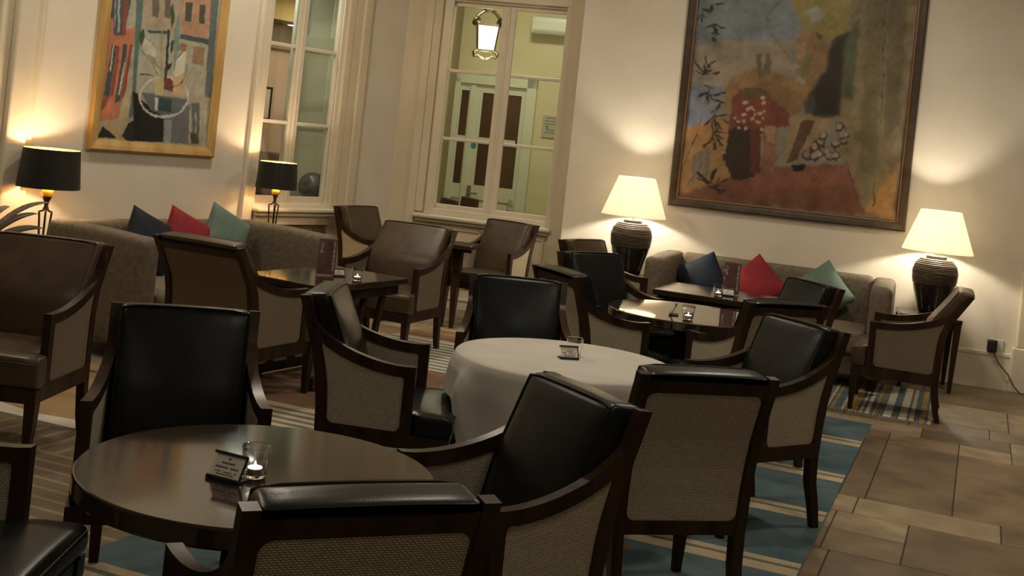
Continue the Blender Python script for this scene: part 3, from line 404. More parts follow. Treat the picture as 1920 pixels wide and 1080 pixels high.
def wall(name, fr, u0, u1, z0, z1, v0, v1, ms, holes=()):
    bm = NB()
    plate(bm, [(u0, z0), (u1, z0), (u1, z1), (u0, z1)], [[(a, c), (b, c), (b, d), (a, d)] for a, b, c, d in holes], lambda p, t: fr(p[0], t, p[1]), v0, v1)
    return struct(name, bm, ms)
def fbox(bm, fr, u0, u1, v0, v1, z0, z1, mi=0, bev=0.0):
    a = RA if fr is R else (LA if fr is L else FA)
    c = fr((u0+u1)/2, (v0+v1)/2, (z0+z1)/2)
    box(bm, (0, 0, 0), (abs(u1-u0), abs(v1-v0), abs(z1-z0)), mi, Matrix.Translation(c) @ Matrix.Rotation(a, 4, 'Z'), bev)
wall('wall_left', L, -10.2, 0.0, 0, CEIL, 0.0, 0.09, 'wall', [(-1.65, -0.80, 0.86, 2.86)])
wall('wall_back', R, -5.14, -3.37, 0, CEIL, 0.22, 0.42, 'stone_wall', [(-4.66, -3.54, 0.88, 2.82)])
wall('wall_right', R, -3.37, 4.2, 0, CEIL, 0.0, 0.42, 'wall')
bm = NB()
A_, B_, C_, D_ = L(-10.2, 0), R(4.2, 0), Vector((8.2, -3.2, 0)), Vector((-7.4, -3.2, 0))
def vwall(name, p, q):
    bm = NB(); d = (q-p).normalized(); n = Vector((d.y, -d.x, 0))*0.2
    plate(bm, [(0, 0), ((q-p).length, 0), ((q-p).length, CEIL), (0, CEIL)], [], lambda s, t: p+d*s[0]+n*t+Vector((0, 0, s[1])), 0, 1)
    struct(name, bm, 'wall')
vwall('wall_east', C_, B_); vwall('wall_front', D_, C_); vwall('wall_west', A_, D_)
bm = NB(); box(bm, (0, 4.2, CEIL+0.06), (17, 18, 0.1)); struct('ceiling', bm, 'ceiling')

# trims of the two walls
def trim(name, parts, ms):
    bm = NB()
    for fr, u0, u1, v0, v1, z0, z1, bev in parts: fbox(bm, fr, u0, u1, v0, v1, z0, z1, 0, bev)
    return struct(name, bm, ms)
trim('baseboard_right', [(R, -3.37, 0.415, -0.02, 0.0, 0.0, 0.275, 0.004), (R, -3.37, 0.415, -0.028, 0.0, 0.265, 0.302, 0.009), (R, 0.40, 4.1, -0.075, -0.0, 0.0, 0.36, 0.012)], 'white_paint')
trim('trim_1', [(R, 0.43, 1.5, -0.05, 0.0, 0.36, CEIL, 0.012)], 'stone_wall')
trim('trim_2', [(R, -3.52, -3.385, 0.17, 0.22, 0.0, CEIL, 0.012), (R, -4.88, -4.80, 0.185, 0.22, 0.0, CEIL, 0.01), (R, -4.80, -4.72, 0.195, 0.22, 0.86, CEIL, 0.008)], 'stone_wall')
trim('trim_3', [(L, -0.80, -0.72, -0.035, 0.0, 0.0, CEIL, 0.008), (L, -0.72, -0.62, -0.028, 0.0, 0.0, CEIL, 0.006), (L, -0.62, -0.52, -0.05, 0.0, 0.0, CEIL, 0.012)], 'stone_wall')
trim('trim_4', [(L, -1.80, -1.75, -0.05, 0.0, 0.0, CEIL, 0.012), (L, -1.75, -1.68, -0.03, 0.0, 0.0, CEIL, 0.008)], 'white_paint')
trim('trim_5', [(L, -3.93, -3.78, -0.09, 0.0, 0.0, CEIL, 0.015), (L, -3.78, -3.70, -0.03, 0.0, 0.0, CEIL, 0.01), (L, -4.02, -3.93, -0.04, 0, 0, CEIL, 0.01)], 'white_paint')
trim('baseboard_left', [(L, -10, -0.8, -0.02, 0, 0, 0.14, 0.006)], 'white_paint')
trim('baseboard_back', [(R, -5.0, -3.5, 0.2, 0.22, 0, 0.085, 0.006), (R, -5.0, -3.5, 0.19, 0.22, 0.085, 0.11, 0.006)], 'white_paint')
# woven grille below the left window
bm = NB()
plate(bm, [(-1.64, 0.14), (-0.8, 0.14), (-0.8, 0.69), (-1.64, 0.69)], [], lambda p, t: L(p[0], t, p[1]), -0.012, 0.004, uv=True)
struct('trim_6', bm, 'dado')
# panel mouldings below the back window
bm = NB()
for u0, u1 in ((-4.66, -4.15), (-4.08, -3.56)):
    for a in ((u0, u1, 0.72, 0.735), (u0, u1, 0.2, 0.215), (u0, u0+0.015, 0.2, 0.735), (u1-0.015, u1, 0.2, 0.735)):
        fbox(bm, R, a[0], a[1], 0.208, 0.222, a[2], a[3])
struct('trim_7', bm, 'stone_wall')

def window(n, fr, u0, u1, s0, s1, z0, z1, v, munt, sill):
    """u0..u1 opening, s0..s1 centre stile"""
    w = thing('window_%d' % n, fr(0, 0, 0)*0, 0, kind='structure')
    bm = NB(); fw = 0.045
    for a in ((u0-0.03, u0+0.005, z0-0.03, z1+0.03), (u1-0.005, u1+0.03, z0-0.03, z1+0.03), (u0-0.03, u1+0.03, z1, z1+0.05), (u0-0.03, u1+0.03, z0-0.05, z0+0.005)):
        fbox(bm, fr, a[0], a[1], v-0.03, v+0.03, a[2], a[3], 0, 0.006)
    fbox(bm, fr, (s0+s1)/2-0.006, (s0+s1)/2+0.012, v-0.03, v+0.02, z0, z1, 0, 0.004)
    obj('window_frame', bm, 'white_paint', w)
    for a, b in ((u0, s0), (s1, u1)):
        bm = NB(); st = 0.042
        c0 = a if a == u0 else a-(s1-s0)/2+0.004; c1 = b if b == u1 else b+(s1-s0)/2-0.004
        fbox(bm, fr, c0, a+(0.012 if a == u0 else 0), v-0.02, v+0.02, z0, z1, 0, 0.005)
        fbox(bm, fr, b-(0.012 if b == u1 else 0), c1, v-0.02, v+0.02, z0, z1, 0, 0.005)
        fbox(bm, fr, c0, c1, v-0.019, v+0.019, z0, z0+0.06, 0, 0.005); fbox(bm, fr, c0, c1, v-0.019, v+0.019, z1-0.05, z1, 0, 0.005)
        for m in munt: fbox(bm, fr, a, b, v-0.016, v+0.016, m-0.015, m+0.015, 0, 0.006)
        cs = obj('casement', bm, 'white_paint', w)
        bm = NB(); fbox(bm, fr, a, b, v-0.003, v+0.003, z0+0.05, z1-0.045); obj('pane', bm, 'pane', cs)
    bm = NB()
    for q in sill: fbox(bm, fr, *q)
    obj('window_sill', bm, 'white_paint', w)
    return w
window(1, L, -1.655, -0.825, -1.315, -1.215, 0.865, 2.86, 0.06, (1.545, 2.19),
       [(-1.68, -0.70, -0.10, 0.06, 0.80, 0.832, 0, 0.01), (-1.66, -0.72, -0.075, 0, 0.765, 0.80, 0, 0.01), (-1.65, -0.73, -0.045, 0, 0.69, 0.765, 0, 0.006)])
window(2, R, -4.665, -3.535, -4.17, -4.04, 0.885, 2.83, 0.27, (1.55, 2.18),
       [(-4.80, -3.50, 0.135, 0.27, 0.805, 0.845, 0, 0.016), (-4.78, -3.52, 0.175, 0.22, 0.775, 0.805, 0, 0.008)])
bm = NB()
fbox(bm, R, -4.70, -4.62, 0.19, 0.23, 0.845, 2.9, 0, 0.006); fbox(bm, R, -3.56, -3.50, 0.19, 0.23, 0.845, 2.9, 0, 0.006); fbox(bm, R, -4.72, -3.5, 0.185, 0.23, 2.84, 2.95, 0, 0.01); fbox(bm, R, -4.66, -3.54, 0.2, 0.23, 0.845, 0.9, 0, 0.004)
struct('trim_8', bm, 'white_paint')
bm = NB()
fbox(bm, L, -1.70, -1.645, -0.012, 0.01, 0.832, 2.95, 0, 0.005); fbox(bm, L, -0.84, -0.79, -0.012, 0.01, 0.832, 2.95, 0, 0.005); fbox(bm, L, -1.7, -0.79, -0.012, 0.01, 2.86, 2.95, 0, 0.006)
struct('trim_9', bm, 'white_paint')

# ------------------------------------------------------------------ passage behind the left window
wall('wall_passage', L, -2.6, 1.72, 0, 2.90, 2.5, 2.6, 'pass_wall')
PP = [(-2.6, 0.09), (0.02, 0.09), (1.7, 2.5), (-2.6, 2.5)]
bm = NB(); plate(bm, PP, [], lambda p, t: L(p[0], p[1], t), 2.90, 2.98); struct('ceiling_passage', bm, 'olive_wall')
bm = NB(); fbox(bm, L, -2.7, -2.6, 0.09, 2.6, 0, 2.9); struct('wall_passage_end', bm, 'pass_wall')
bm = NB(); plate(bm, [(0.02, 0.09), (0.10, 0.09), (1.78, 2.5), (1.70, 2.5)], [], lambda p, t: L(p[0], p[1], t), 0.0, 2.9); struct('wall_passage_side', bm, 'pass_wall')
bm = NB(); fbox(bm, L, -1.75, -0.3, 0.09, 0.62, 0.80, 0.875, 0, 0.006); struct('trim_10', bm, 'white_paint')
# dark brown beam where the passage wall meets the ceiling
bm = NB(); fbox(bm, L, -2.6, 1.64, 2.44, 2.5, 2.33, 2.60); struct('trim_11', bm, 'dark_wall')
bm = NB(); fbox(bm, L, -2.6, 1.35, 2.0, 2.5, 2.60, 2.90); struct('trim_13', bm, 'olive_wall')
sh = thing('panelled_shutter', L(-0.70, 0.435, 0.875), LA-0.12, 'pale green panelled wooden shutter behind the right pane of the left window', 'shutter')
bm = NB()
ring = lambda z0, z1: [(-0.14, z0), (0.17, z0), (0.17, z1), (-0.14, z1)]
plate(bm, [(-0.27, 0), (0.27, 0), (0.27, 2.0), (-0.27, 2.0)], [ring(0.10, 0.64), ring(0.76, 1.34), ring(1.46, 1.92)], lambda p, t: Vector((p[0], t, p[1])), -0.02, 0.02)
obj('shutter_frame', bm, 'green_paint', sh)
for z0, z1 in ((0.10, 0.64), (0.76, 1.34), (1.46, 1.92)):
    bm = NB(); box(bm, (0.015, 0.006, (z0+z1)/2), (0.31, 0.012, z1-z0)); 
    for a in ((0.015, z0+0.008, 0.31, 0.016), (0.015, z1-0.008, 0.31, 0.016), (-0.132, (z0+z1)/2, 0.016, z1-z0), (0.162, (z0+z1)/2, 0.016, z1-z0)): box(bm, (a[0], -0.004, a[1]), (a[2], 0.016, a[3]))
    obj('shutter_panel', bm, 'green_paint', sh)
bm = NB(); bmesh.ops.create_uvsphere(bm, u_segments=48, v_segments=24, radius=0.128)
o = obj('stone_sphere', bm, 'sphere', smooth=True, angle=180); o.location = L(-0.775, 0.228, 0.875+0.1278)
tag(o, 'large dark mottled stone sphere on the ledge behind the left window', 'sphere')
t = thing('sideboard', L(0.70, 2.1, 0), LA, 'reddish brown sideboard with dark top seen through the left window', 'sideboard')
bm = NB(); box(bm, (0, 0, 0.55), (0.62, 0.4, 1.02)); obj('cabinet_body', bm, 'mahogany', t)
bm = NB(); box(bm, (0, 0, 1.13), (0.66, 0.44, 0.14), 0, None, 0.008); obj('cabinet_top', bm, 'dark_wood2', t)
for sx in (-1, 1):
    bm = NB(); box(bm, (sx*0.155, -0.208, 0.55), (0.29, 0.016, 0.9), 0, None, 0.004); dr = obj('door', bm, 'mahogany', t)
    bm = NB(); bmesh.ops.create_icosphere(bm, subdivisions=2, radius=0.014, matrix=Matrix.Translation((sx*0.03, -0.225, 0.6))); obj('knob', bm, 'gold', dr)
for sx in (-1, 1):
    for sy in (-1, 1):
        bm = NB(); box(bm, (sx*0.28, sy*0.17, 0.02), (0.05, 0.05, 0.04)); obj('foot', bm, 'dark_wood2', t)
t = thing('wall_picture', L(0.52, 2.5, 1.55), LA, 'small pale framed picture on the passage wall at the left window edge', 'picture')
bm = NB(); box(bm, (0, -0.012, 0.17), (0.30, 0.02, 0.34)); obj('picture_mount', bm, 'card', t)
bm = NB()
for a in ((0, 0, 0.32, 0.02), (0, 0.34, 0.32, 0.02), (-0.15, 0.17, 0.02, 0.36), (0.15, 0.17, 0.02, 0.36)): box(bm, (a[0], -0.016, a[1]), (a[2], 0.03, a[3]))
obj('picture_frame', bm, 'black_plastic', t)
dl = thing('downlight', L(0.67, 2.25, 2.60), 0, 'round lit downlight in the passage ceiling behind the left window', 'ceiling light')
bm = NB(); lathe(bm, [(0.075, 0), (0.075, -0.008), (0.06, -0.010), (0.055, 0.0)], 24); obj('bezel', bm, 'white_plastic', dl, smooth=True)
bm = NB(); lathe(bm, [(0.056, -0.004), (0.04, -0.014)], 24); obj('lens', bm, 'downlight', dl)

# ------------------------------------------------------------------ corridor behind the back window
wall('wall_corridor', R, -5.42, -2.6, 0, 3.80, 3.22, 3.34, 'corr_wall', [(-5.34, -4.50, 0.0, 2.27)])
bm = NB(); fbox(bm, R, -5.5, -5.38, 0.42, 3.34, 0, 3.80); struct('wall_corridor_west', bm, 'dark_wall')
bm = NB(); fbox(bm, R, -2.7, -2.6, 0.42, 3.34, 0, 3.80); struct('wall_corridor_east', bm, 'corr_wall')
bm = NB(); fbox(bm, R, -5.5, -2.6, 0.42, 3.34, 3.80, 3.88); struct('ceiling_corridor', bm, 'corr_wall')
bm = NB(); fbox(bm, R, -4.7, -3.5, 0.42, 0.62, 0.82, 0.895, 0, 0.006); struct('trim_12', bm, 'white_paint')
dr = thing('door_1', (0, 0, 0), 0, kind='structure')
bm = NB()
for q in ((-5.40, -5.32, 0, 2.33), (-4.52, -4.40, 0, 2.33)): fbox(bm, R, q[0], q[1], 3.17, 3.26, q[2], q[3], 0, 0.008)
fbox(bm, R, -5.40, -4.40, 3.17, 3.26, 2.21, 2.33, 0, 0.008)
fbox(bm, R, -5.195, -5.13, 3.19, 3.28, 0, 2.21, 0, 0.006)
obj('door_frame', bm, 'green_paint', dr)
for k, (a, b, zz) in enumerate(((-5.325, -5.19, 2.13), (-5.13, -4.52, 2.12))):
    bm = NB(); st = 0.02 if k == 0 else 0.085
    plate(bm, [(a, 0.01), (b, 0.01), (b, 2.21), (a, 2.21)], [[(a+st, 1.03), (b-st+0.03*k, 1.03), (b-st+0.03*k, zz), (a+st, zz)], [(a+st, 0.2), (b-st, 0.2), (b-st, 0.86), (a+st, 0.86)]], lambda p, t: R(p[0], t, p[1]), 3.21, 3.25)
    fbox(bm, R, a+st-0.005, b-st+0.005, 3.205, 3.25, 1.545, 1.595)
    lf = obj('door_leaf' if k else 'side_light', bm, 'green_paint', dr)
    bm = NB(); fbox(bm, R, a+0.01, b-0.01, 3.225, 3.232, 1.0, 2.15); obj('door_pane', bm, 'dark_pane', lf)
    bm = NB(); fbox(bm, R, a+0.01, b-0.01, 3.225, 3.235, 0.15, 0.9); obj('door_panel', bm, 'green_paint', lf)
    if k:
        bm = NB(); fbox(bm, R, -5.11, -5.07, 3.185, 3.21, 0.82, 1.02); tube(bm, [R(-5.09, 3.185, 0.93), R(-5.09, 3.15, 0.93), R(-4.98, 3.15, 0.935)], 0.011, 8); obj('door_handle', bm, 'chrome', lf)
        bm = NB(); bmesh.ops.create_cone(bm, cap_ends=True, segments=20, radius1=0.035, radius2=0.035, depth=0.004, matrix=Matrix.Translation(R(-5.092, 3.208, 1.49)) @ Matrix.Rotation(RA, 4, 'Z') @ Matrix.Rotation(math.pi/2, 4, 'X')); obj('round_sticker', bm, 'teal', lf)
# wall sign, air conditioner
t = thing('wall_notice', R(-4.2, 3.22, 1.70), RA, 'grey framed notice on the corridor wall right of the glazed door', 'notice')
bm = NB(); box(bm, (0, -0.008, 0.10), (0.20, 0.014, 0.26), 0, None, 0.003); obj('notice_board', bm, 'paper', t)
bm = NB()
for z, w in ((0.20, 0.12), (0.165, 0.15), (0.13, 0.15), (0.06, 0.10), (0.03, 0.13)): box(bm, (0, -0.0158, z), (w, 0.0016, 0.012))
box(bm, (-0.04, -0.0158, 0.09), (0.03, 0.0016, 0.04)); obj('print', bm, 'paper_ink', t)
t = thing('air_conditioner', R(-4.30, 3.22, 2.85), RA, 'white wall mounted air conditioner high behind the back window', 'air conditioner')
bm = NB(); rbox(bm, (0.44, 0.18, 0.20), 0.03, (3, 3, 3), lambda p: p+Vector((0, -0.09, 0.1))); obj('housing', bm, 'white_plastic', t, smooth=True)
bm = NB(); box(bm, (0, -0.178, 0.035), (0.38, 0.012, 0.025)); obj('vent_flap', bm, 'paper', t)
bm = NB(); 
for k in range(5): box(bm, (0, -0.05-0.025*k, 0.199), (0.38, 0.008, 0.006))
obj('grille', bm, 'paper', t)
# hanging lantern
LZ = 2.40
t = thing('hanging_lantern', R(-4.68, 1.72, LZ), RA+0.3, 'lit brass lantern with scrolls hanging in the corridor behind the back window', 'lantern')
bm = NB()
for k in range(4):
    a = math.pi/4+k*math.pi/2
    tube(bm, [(0.085*math.cos(a), 0.085*math.sin(a), 0.10), (0.11*math.cos(a), 0.11*math.sin(a), 0.36)], 0.006, 6)
for z, r in ((0.10, 0.090), (0.36, 0.118)):
    for k in range(4):
        a = math.pi/4+k*math.pi/2; b = a+math.pi/2
        tube(bm, [(r*math.cos(a), r*math.sin(a), z), (r*math.cos(b), r*math.sin(b), z)], 0.008, 6)
tube(bm, [(0, 0, 0.52), (0, 0, 3.80-LZ)], 0.006, 6)
obj('lantern_frame', bm, 'lantern_metal', t)
bm = NB(); loft(bm, [[(r*math.cos(math.pi/4+k*math.pi/2), r*math.sin(math.pi/4+k*math.pi/2), z) for k in range(4)] for r, z in ((0.078, 0.105), (0.103, 0.355))]); obj('lantern_glass', bm, 'lantern_glass', t)
for k in range(4):
    a = math.pi/4+k*math.pi/2; ca, sa = math.cos(a), math.sin(a)
    bm = NB(); P = []
    for q in range(26):
        th = q/25*3.3*math.pi; rr = 0.036*(1-q/34)
        P.append((0.125-0.0+rr*math.cos(th+math.pi*0.5), 0.40+rr*math.sin(th+math.pi*0.5)))
    P = [(0.02, 0.515), (0.06, 0.505), (0.10, 0.47)]+P
    tube(bm, [(r*ca, r*sa, z) for r, z in P], 0.009, 6); obj('scroll', bm, 'lantern_metal', t, smooth=True)
    bm = NB(); P = [(0.09, 0.10), (0.125, 0.075), (0.115, 0.035), (0.075, 0.045), (0.05, 0.03), (0.0, 0.012)]
    tube(bm, [(r*ca, r*sa, z) for r, z in P], 0.008, 6); obj('bottom_scroll', bm, 'lantern_metal', t, smooth=True)
bm = NB(); lathe(bm, [(0.004, 0.505), (0.03, 0.51), (0.055, 0.52), (0.03, 0.545), (0.045, 0.56), (0.008, 0.57)], 16); obj('crown', bm, 'lantern_metal', t, smooth=True)
bm = NB(); lathe(bm, [(0.003, -0.01), (0.016, 0.01), (0.004, 0.03)], 12); obj('finial', bm, 'lantern_metal', t, smooth=True)
t.scale = (1.45, 1.45, 1.0)
point('lantern_bulb', (0, 0, 0.0), 8, (1.0, 0.92, 0.66), 0.1, t)
# two chairs in the corridor
def corridor_chair(loc, rz, label):
    t = thing('corridor_chair', loc, rz, label, 'chair', 'oxblood chairs in the corridor')
    t.scale.z = 1.035
    bm = NB(); rbox(bm, (0.40, 0.40, 0.07), 0.02, (3, 3, 2), lambda p: p+Vector((0, 0, 0.455))); obj('seat', bm, 'red_leather', t, smooth=True)
    bm = NB(); rbox(bm, (0.38, 0.05, 0.36), 0.015, (4, 2, 4), lambda p: p+Vector((0, -0.19-0.06*(p.z+0.18), 0.74))); obj('backrest', bm, 'red_leather', t, smooth=True)
    for sx in (-1, 1):
        for sy in (-1, 1):
            bm = NB(); post(bm, [(sx*0.17, sy*0.17, 0, 0.014, 0.014), (sx*0.17, sy*0.17, 0.425, 0.02, 0.02)]); obj('leg', bm, 'dark_wood2', t)
    return t
corridor_chair(R(-4.90, 1.02, 0), RA+2.25, 'oxblood chair behind the back window, left of the two')
corridor_chair(R(-4.86, 1.66, 0), RA+2.25, 'oxblood chair behind the back window, right of the two')
# bottle
t = thing('water_bottle', R(-3.97, 0.50, 0.895), 0, 'small clear water bottle standing on the ledge behind the back window', 'bottle')
bm = NB(); lathe(bm, [(0.028, 0), (0.031, 0.006), (0.031, 0.10), (0.026, 0.118), (0.013, 0.14), (0.013, 0.152)], 20); obj('bottle_body', bm, 'pet', t, smooth=True)
bm = NB(); lathe(bm, [(0.0318, 0.042), (0.0318, 0.085)], 20, cap0=False, cap1=False); obj('bottle_label', bm, 'label_white', t, smooth=True)
bm = NB(); lathe(bm, [(0.015, 0.15), (0.015, 0.168)], 16); obj('cap', bm, 'white_plastic', t)
# socket with plug, cord and adapter on the right wall
t = thing('plug_adapter', R(0.262, 0.0, 0.31), RA, 'black plug in the wall socket low on the right wall', 'plug')
bm = NB(); box(bm, (0.03, -0.006, 0.04), (0.10, 0.012, 0.10), 0, None, 0.003); obj('socket_plate', bm, 'white_plastic', t)
bm = NB(); rbox(bm, (0.075, 0.05, 0.10), 0.012, (2, 2, 2), lambda p: p+Vector((-0.01, -0.036, 0.04))); obj('plug', bm, 'black_plastic', t, smooth=True)
bm = NB()
W_ = t.matrix_basis.inverted()
tube(bm, [W_ @ q for q in (R(0.27, -0.05, 0.30), R(0.31, -0.06, 0.22), R(0.385, -0.095, 0.14), R(0.43, -0.13, 0.06), R(0.48, -0.14, 0.012), R(0.60, -0.13, 0.006), R(0.75, -0.16, 0.006))], 0.006, 6)
obj('cord', bm, 'cord', t, smooth=True)
bm = NB(); fbox(bm, R, 0.50, 0.66, -0.25, -0.19, 0.0, 0.035, 0, 0.006)
tag(obj('power_brick', bm, 'black_plastic'), 'black power brick on the floor at the right edge', 'power brick')

# ------------------------------------------------------------------ paintings
def art(name, polys, cw, ch):
    """the painted picture: a finely gridded flat canvas whose paint colours are laid on polygon by polygon"""
    still = name[0] == 's'; step = 0.0045
    nx, nz = int(cw/step)+1, int(ch/step)+1
    X, Z = np.meshgrid(np.linspace(0, cw, nx), np.linspace(0, ch, nz))
    rs = np.random.RandomState(5)
    def smooth(a, r, n=2):
        for _ in range(n):
            b = np.pad(a, r, mode='edge'); n0, n1 = a.shape
            b = sum(b[k:k+n0, :] for k in range(2*r+1))/(2*r+1)
            a = sum(b[:, k:k+n1] for k in range(2*r+1))/(2*r+1)
        return a
    def noise(r):
        a = smooth(rs.rand(nz, nx)-0.5, r); return a/(a.std()+1e-9)
    w1, w2 = (0.0014, 0.0012) if still else (0.006, 0.0035)
    U = X+w1*noise(7)+w2*noise(2); V = np.clip(Z+w1*noise(7)+w2*noise(2), 0.002, ch-0.002); U = np.clip(U, 0.002, cw-0.002)
    img = np.zeros((nz, nx, 3)); KA = np.array((0.86, 0.96, 1.08) if still else (0.80, 0.86, 0.93))
    soft = None
    for i, p in enumerate(polys):
        c = np.array(rgb(*p[-1])[:3])*KA; c = c*0.84+0.16*c.mean()
        if p[0] == 'p':
            m = np.zeros((nz, nx), bool); pts = p[1]
            for a, b in zip(pts, pts[1:]+pts[:1]):
                if abs(b[1]-a[1]) < 1e-9: continue
                m ^= ((a[1] > V) != (b[1] > V)) & (U < (b[0]-a[0])*(V-a[1])/(b[1]-a[1])+a[0])
        else:
            m = np.zeros((nz, nx), bool); k = 0.5*p[2]*(1+0.3*noise(4))
            for a, b in zip(p[1], p[1][1:]):
                dx, dz = b[0]-a[0], b[1]-a[1]; l2 = dx*dx+dz*dz+1e-9
                t = np.clip(((U-a[0])*dx+(V-a[1])*dz)/l2, 0, 1)
                m |= np.hypot(U-a[0]-t*dx, V-a[1]-t*dz) < k*(1-0.45*np.abs(2*t-1))
        if i == 0: m[:] = True
        img[m] = c
        if not still and p[0] == 'p' and i == 24: img = np.stack([smooth(img[..., q], 4, 2)*0.6+img[..., q]*0.4 for q in range(3)], -1)
    img = np.stack([smooth(img[..., q], 1, 1) for q in range(3)], -1) if not still else img*0.6+0.4*np.stack([smooth(img[..., q], 1, 1) for q in range(3)], -1)
    a = rs.rand(nz, nx)-0.5; st = sum(np.roll(np.roll(a, k, 0), k//2, 1) for k in range(-7, 8)); st = smooth(st, 1, 1); st /= st.std()
    img = np.clip(img*(1+(0.035 if still else 0.03)*st+(0.05 if still else 0.10)*noise(9)+0.05*noise(3))[..., None], 0.004, 0.85)
    me = bpy.data.meshes.new('canvas')
    idx = np.arange(nx*nz).reshape(nz, nx)
    q = np.stack([idx[:-1, :-1], idx[:-1, 1:], idx[1:, 1:], idx[1:, :-1]], -1).reshape(-1, 4)
    co = np.stack([X, X*0, Z], -1).reshape(-1, 3)
    me.from_pydata(co.tolist(), [], q.tolist())
    at = me.color_attributes.new('paint', 'FLOAT_COLOR', 'POINT')
    at.data.foreach_set('color', np.concatenate([img.reshape(-1, 3), np.ones((nx*nz, 1))], 1).astype(np.float32).ravel())
    t = NT('oil_paint'); vc = t.n('ShaderNodeVertexColor'); vc.layer_name = 'paint'
    t.l(vc, 0, t.b, 'Base Color'); t.b.inputs['Roughness'].default_value = 0.5; t.b.inputs['Specular IOR Level'].default_value = 0.3
    tc = t.n('ShaderNodeTexCoord'); nz_ = t.n('ShaderNodeTexNoise', i_Scale=160.0, i_Detail=4.0); bp = t.n('ShaderNodeBump', i_Strength=0.15, i_Distance=0.002)
    t.l(tc, 'Object', nz_, 'Vector'); t.l(nz_, 0, bp, 'Height'); t.l(bp, 0, t.b, 'Normal')
    me.materials.append(t.m)
    o = bpy.data.objects.new('canvas', me); COL.objects.link(o)
    return o
def mitre_frame(bm, x0, x1, z0, z1, w, prof):
    """prof: list of (inset from outer edge, y)"""
    rings = []
    for d, y in prof: rings.append([(x0+d, y, z0+d), (x1-d, y, z0+d), (x1-d, y, z1-d), (x0+d, y, z1-d)])
    rings.append(rings[0]); loft(bm, rings, 0, True, False)
    bmesh.ops.remove_doubles(bm, verts=bm.verts[:], dist=1e-6)
def painting(name, loc, rz, label, x0, x1, z1, wf, polys, fm, cw, ch):
    t = thing(name, loc, rz, label, 'painting')
    bm = NB(); mitre_frame(bm, -wf, cw+wf, -wf, ch+wf, wf, [(0, 0.0), (0, -0.032), (0.012, -0.045), (wf*0.55, -0.038), (wf*0.8, -0.030), (wf+0.004, -0.022), (wf+0.004, 0.0)])
    obj('picture_frame', bm, fm, t)
    if name == 'garden_painting':
        bm = NB(); mitre_frame(bm, -0.016, cw+0.016, -0.016, ch+0.016, 0.02, [(0, -0.026), (0.004, -0.036), (0.014, -0.034), (0.018, -0.02)]); obj('gilt_fillet', bm, 'frame_fillet', t)
    bm = NB(); box(bm, (cw/2, -0.006, ch/2), (cw+0.01, 0.012, ch+0.01)); obj('backing', bm, 'art_base', t)
    o = art(name, polys, cw, ch); o.parent = t; o.location = (0, -0.0125, 0)
    return t
painting('still_life_painting', L(-3.19, 0, 1.29), LA, 'oak framed painting of orange shutters and a white flower bowl, left wall', 0, 0, 0, 0.075, ART_A, 'frame_oak', 0.985, 1.40)
painting('garden_painting', R(-2.385, 0, 1.265), RA, 'large dark framed painting of a garden path, above the right sofa', 0, 0, 0, 0.08, ART_B, 'frame_dark', 1.80, 1.985)
# ------------------------------------------------------------------ carpets
def stripes(bm, a0, a1, b0, b1, h, mi):
    q = [F(a0, b0), F(a1, b0), F(a1, b1), F(a0, b1)]
    bm.faces.new([bm.verts.new((p.x, p.y, h)) for p in q]).material_index = mi
def poly(bm, pts, h, mi):
    bm.faces.new([bm.verts.new((F(*p).x, F(*p).y, h)) for p in pts]).material_index = mi
M['rug_blue'] = mat('blue_wool', (0.075, 0.125, 0.14, 1), 0.95, (0.12, 0.175, 0.185, 1), 5.0, bump=0.4, bscale=350, spec=0.1, det=6)
M['rug_teal'] = mat('grey_blue_wool', (0.12, 0.14, 0.12, 1), 0.95, (0.17, 0.19, 0.165, 1), 6.0, bump=0.4, bscale=350, spec=0.1)
M['rug_cream'] = mat('cream_wool', (0.42, 0.34, 0.22, 1), 0.95, (0.54, 0.45, 0.30, 1), 6.0, bump=0.4, bscale=350, spec=0.1)
M['rug_tan'] = mat('tan_wool', (0.26, 0.17, 0.085, 1), 0.95, (0.37, 0.26, 0.14, 1), 4.0, bump=0.4, bscale=350, spec=0.1)
M['rug_orange'] = mat('rust_wool', (0.22, 0.085, 0.035, 1), 0.95, (0.29, 0.12, 0.05, 1), 5.0, bump=0.4, bscale=350, spec=0.1)
M['rug_pink'] = mat('dusky_brown_wool', (0.175, 0.105, 0.07, 1), 0.95, (0.24, 0.15, 0.10, 1), 4.0, bump=0.4, bscale=350, spec=0.1)
M['rug_slate'] = mat('slate_wool', (0.15, 0.125, 0.09, 1), 0.95, (0.205, 0.175, 0.13, 1), 4.0, bump=0.4, bscale=350, spec=0.1)
M['rug_pale'] = mat('pale_wool', (0.50, 0.47, 0.38, 1), 0.95, (0.60, 0.57, 0.48, 1), 5.0, bump=0.4, bscale=350, spec=0.1)
RM = ['rug_tan', 'rug_blue', 'rug_cream', 'rug_teal', 'rug_orange', 'rug_pink', 'rug_slate', 'rug_pale']
bm = NB(); H0 = 0.005
outl = [(0, 0), (-2.5, 0), (-2.5, 0.82), (-3.57, 0.82), (-3.70, -0.6), (-3.86, -2.5), (-4.9, -2.75), (-4.9, -6.3), (0, -6.3)]
plate(bm, outl, [], lambda p, t: F(p[0], p[1], t), 0.0005, H0)
h = H0+0.0004
stripes(bm, -2.24, -0.0, -6.3, 0, h, 1)
stripes(bm, -0.004, 0.0, -6.3, 0, h+0.0006, 1)
for b in (-0.66, -1.58, -2.37, -3.21, -4.02, -4.87, -5.7):
    stripes(bm, -2.24, -0.004, b-0.10, b-0.01, h+0.0003, 2)
    stripes(bm, -2.24, -0.004, b+0.02, b+0.075, h+0.0003, 2)
    stripes(bm, -2.24, -0.004, b-0.01, b+0.02, h+0.0004, 3)
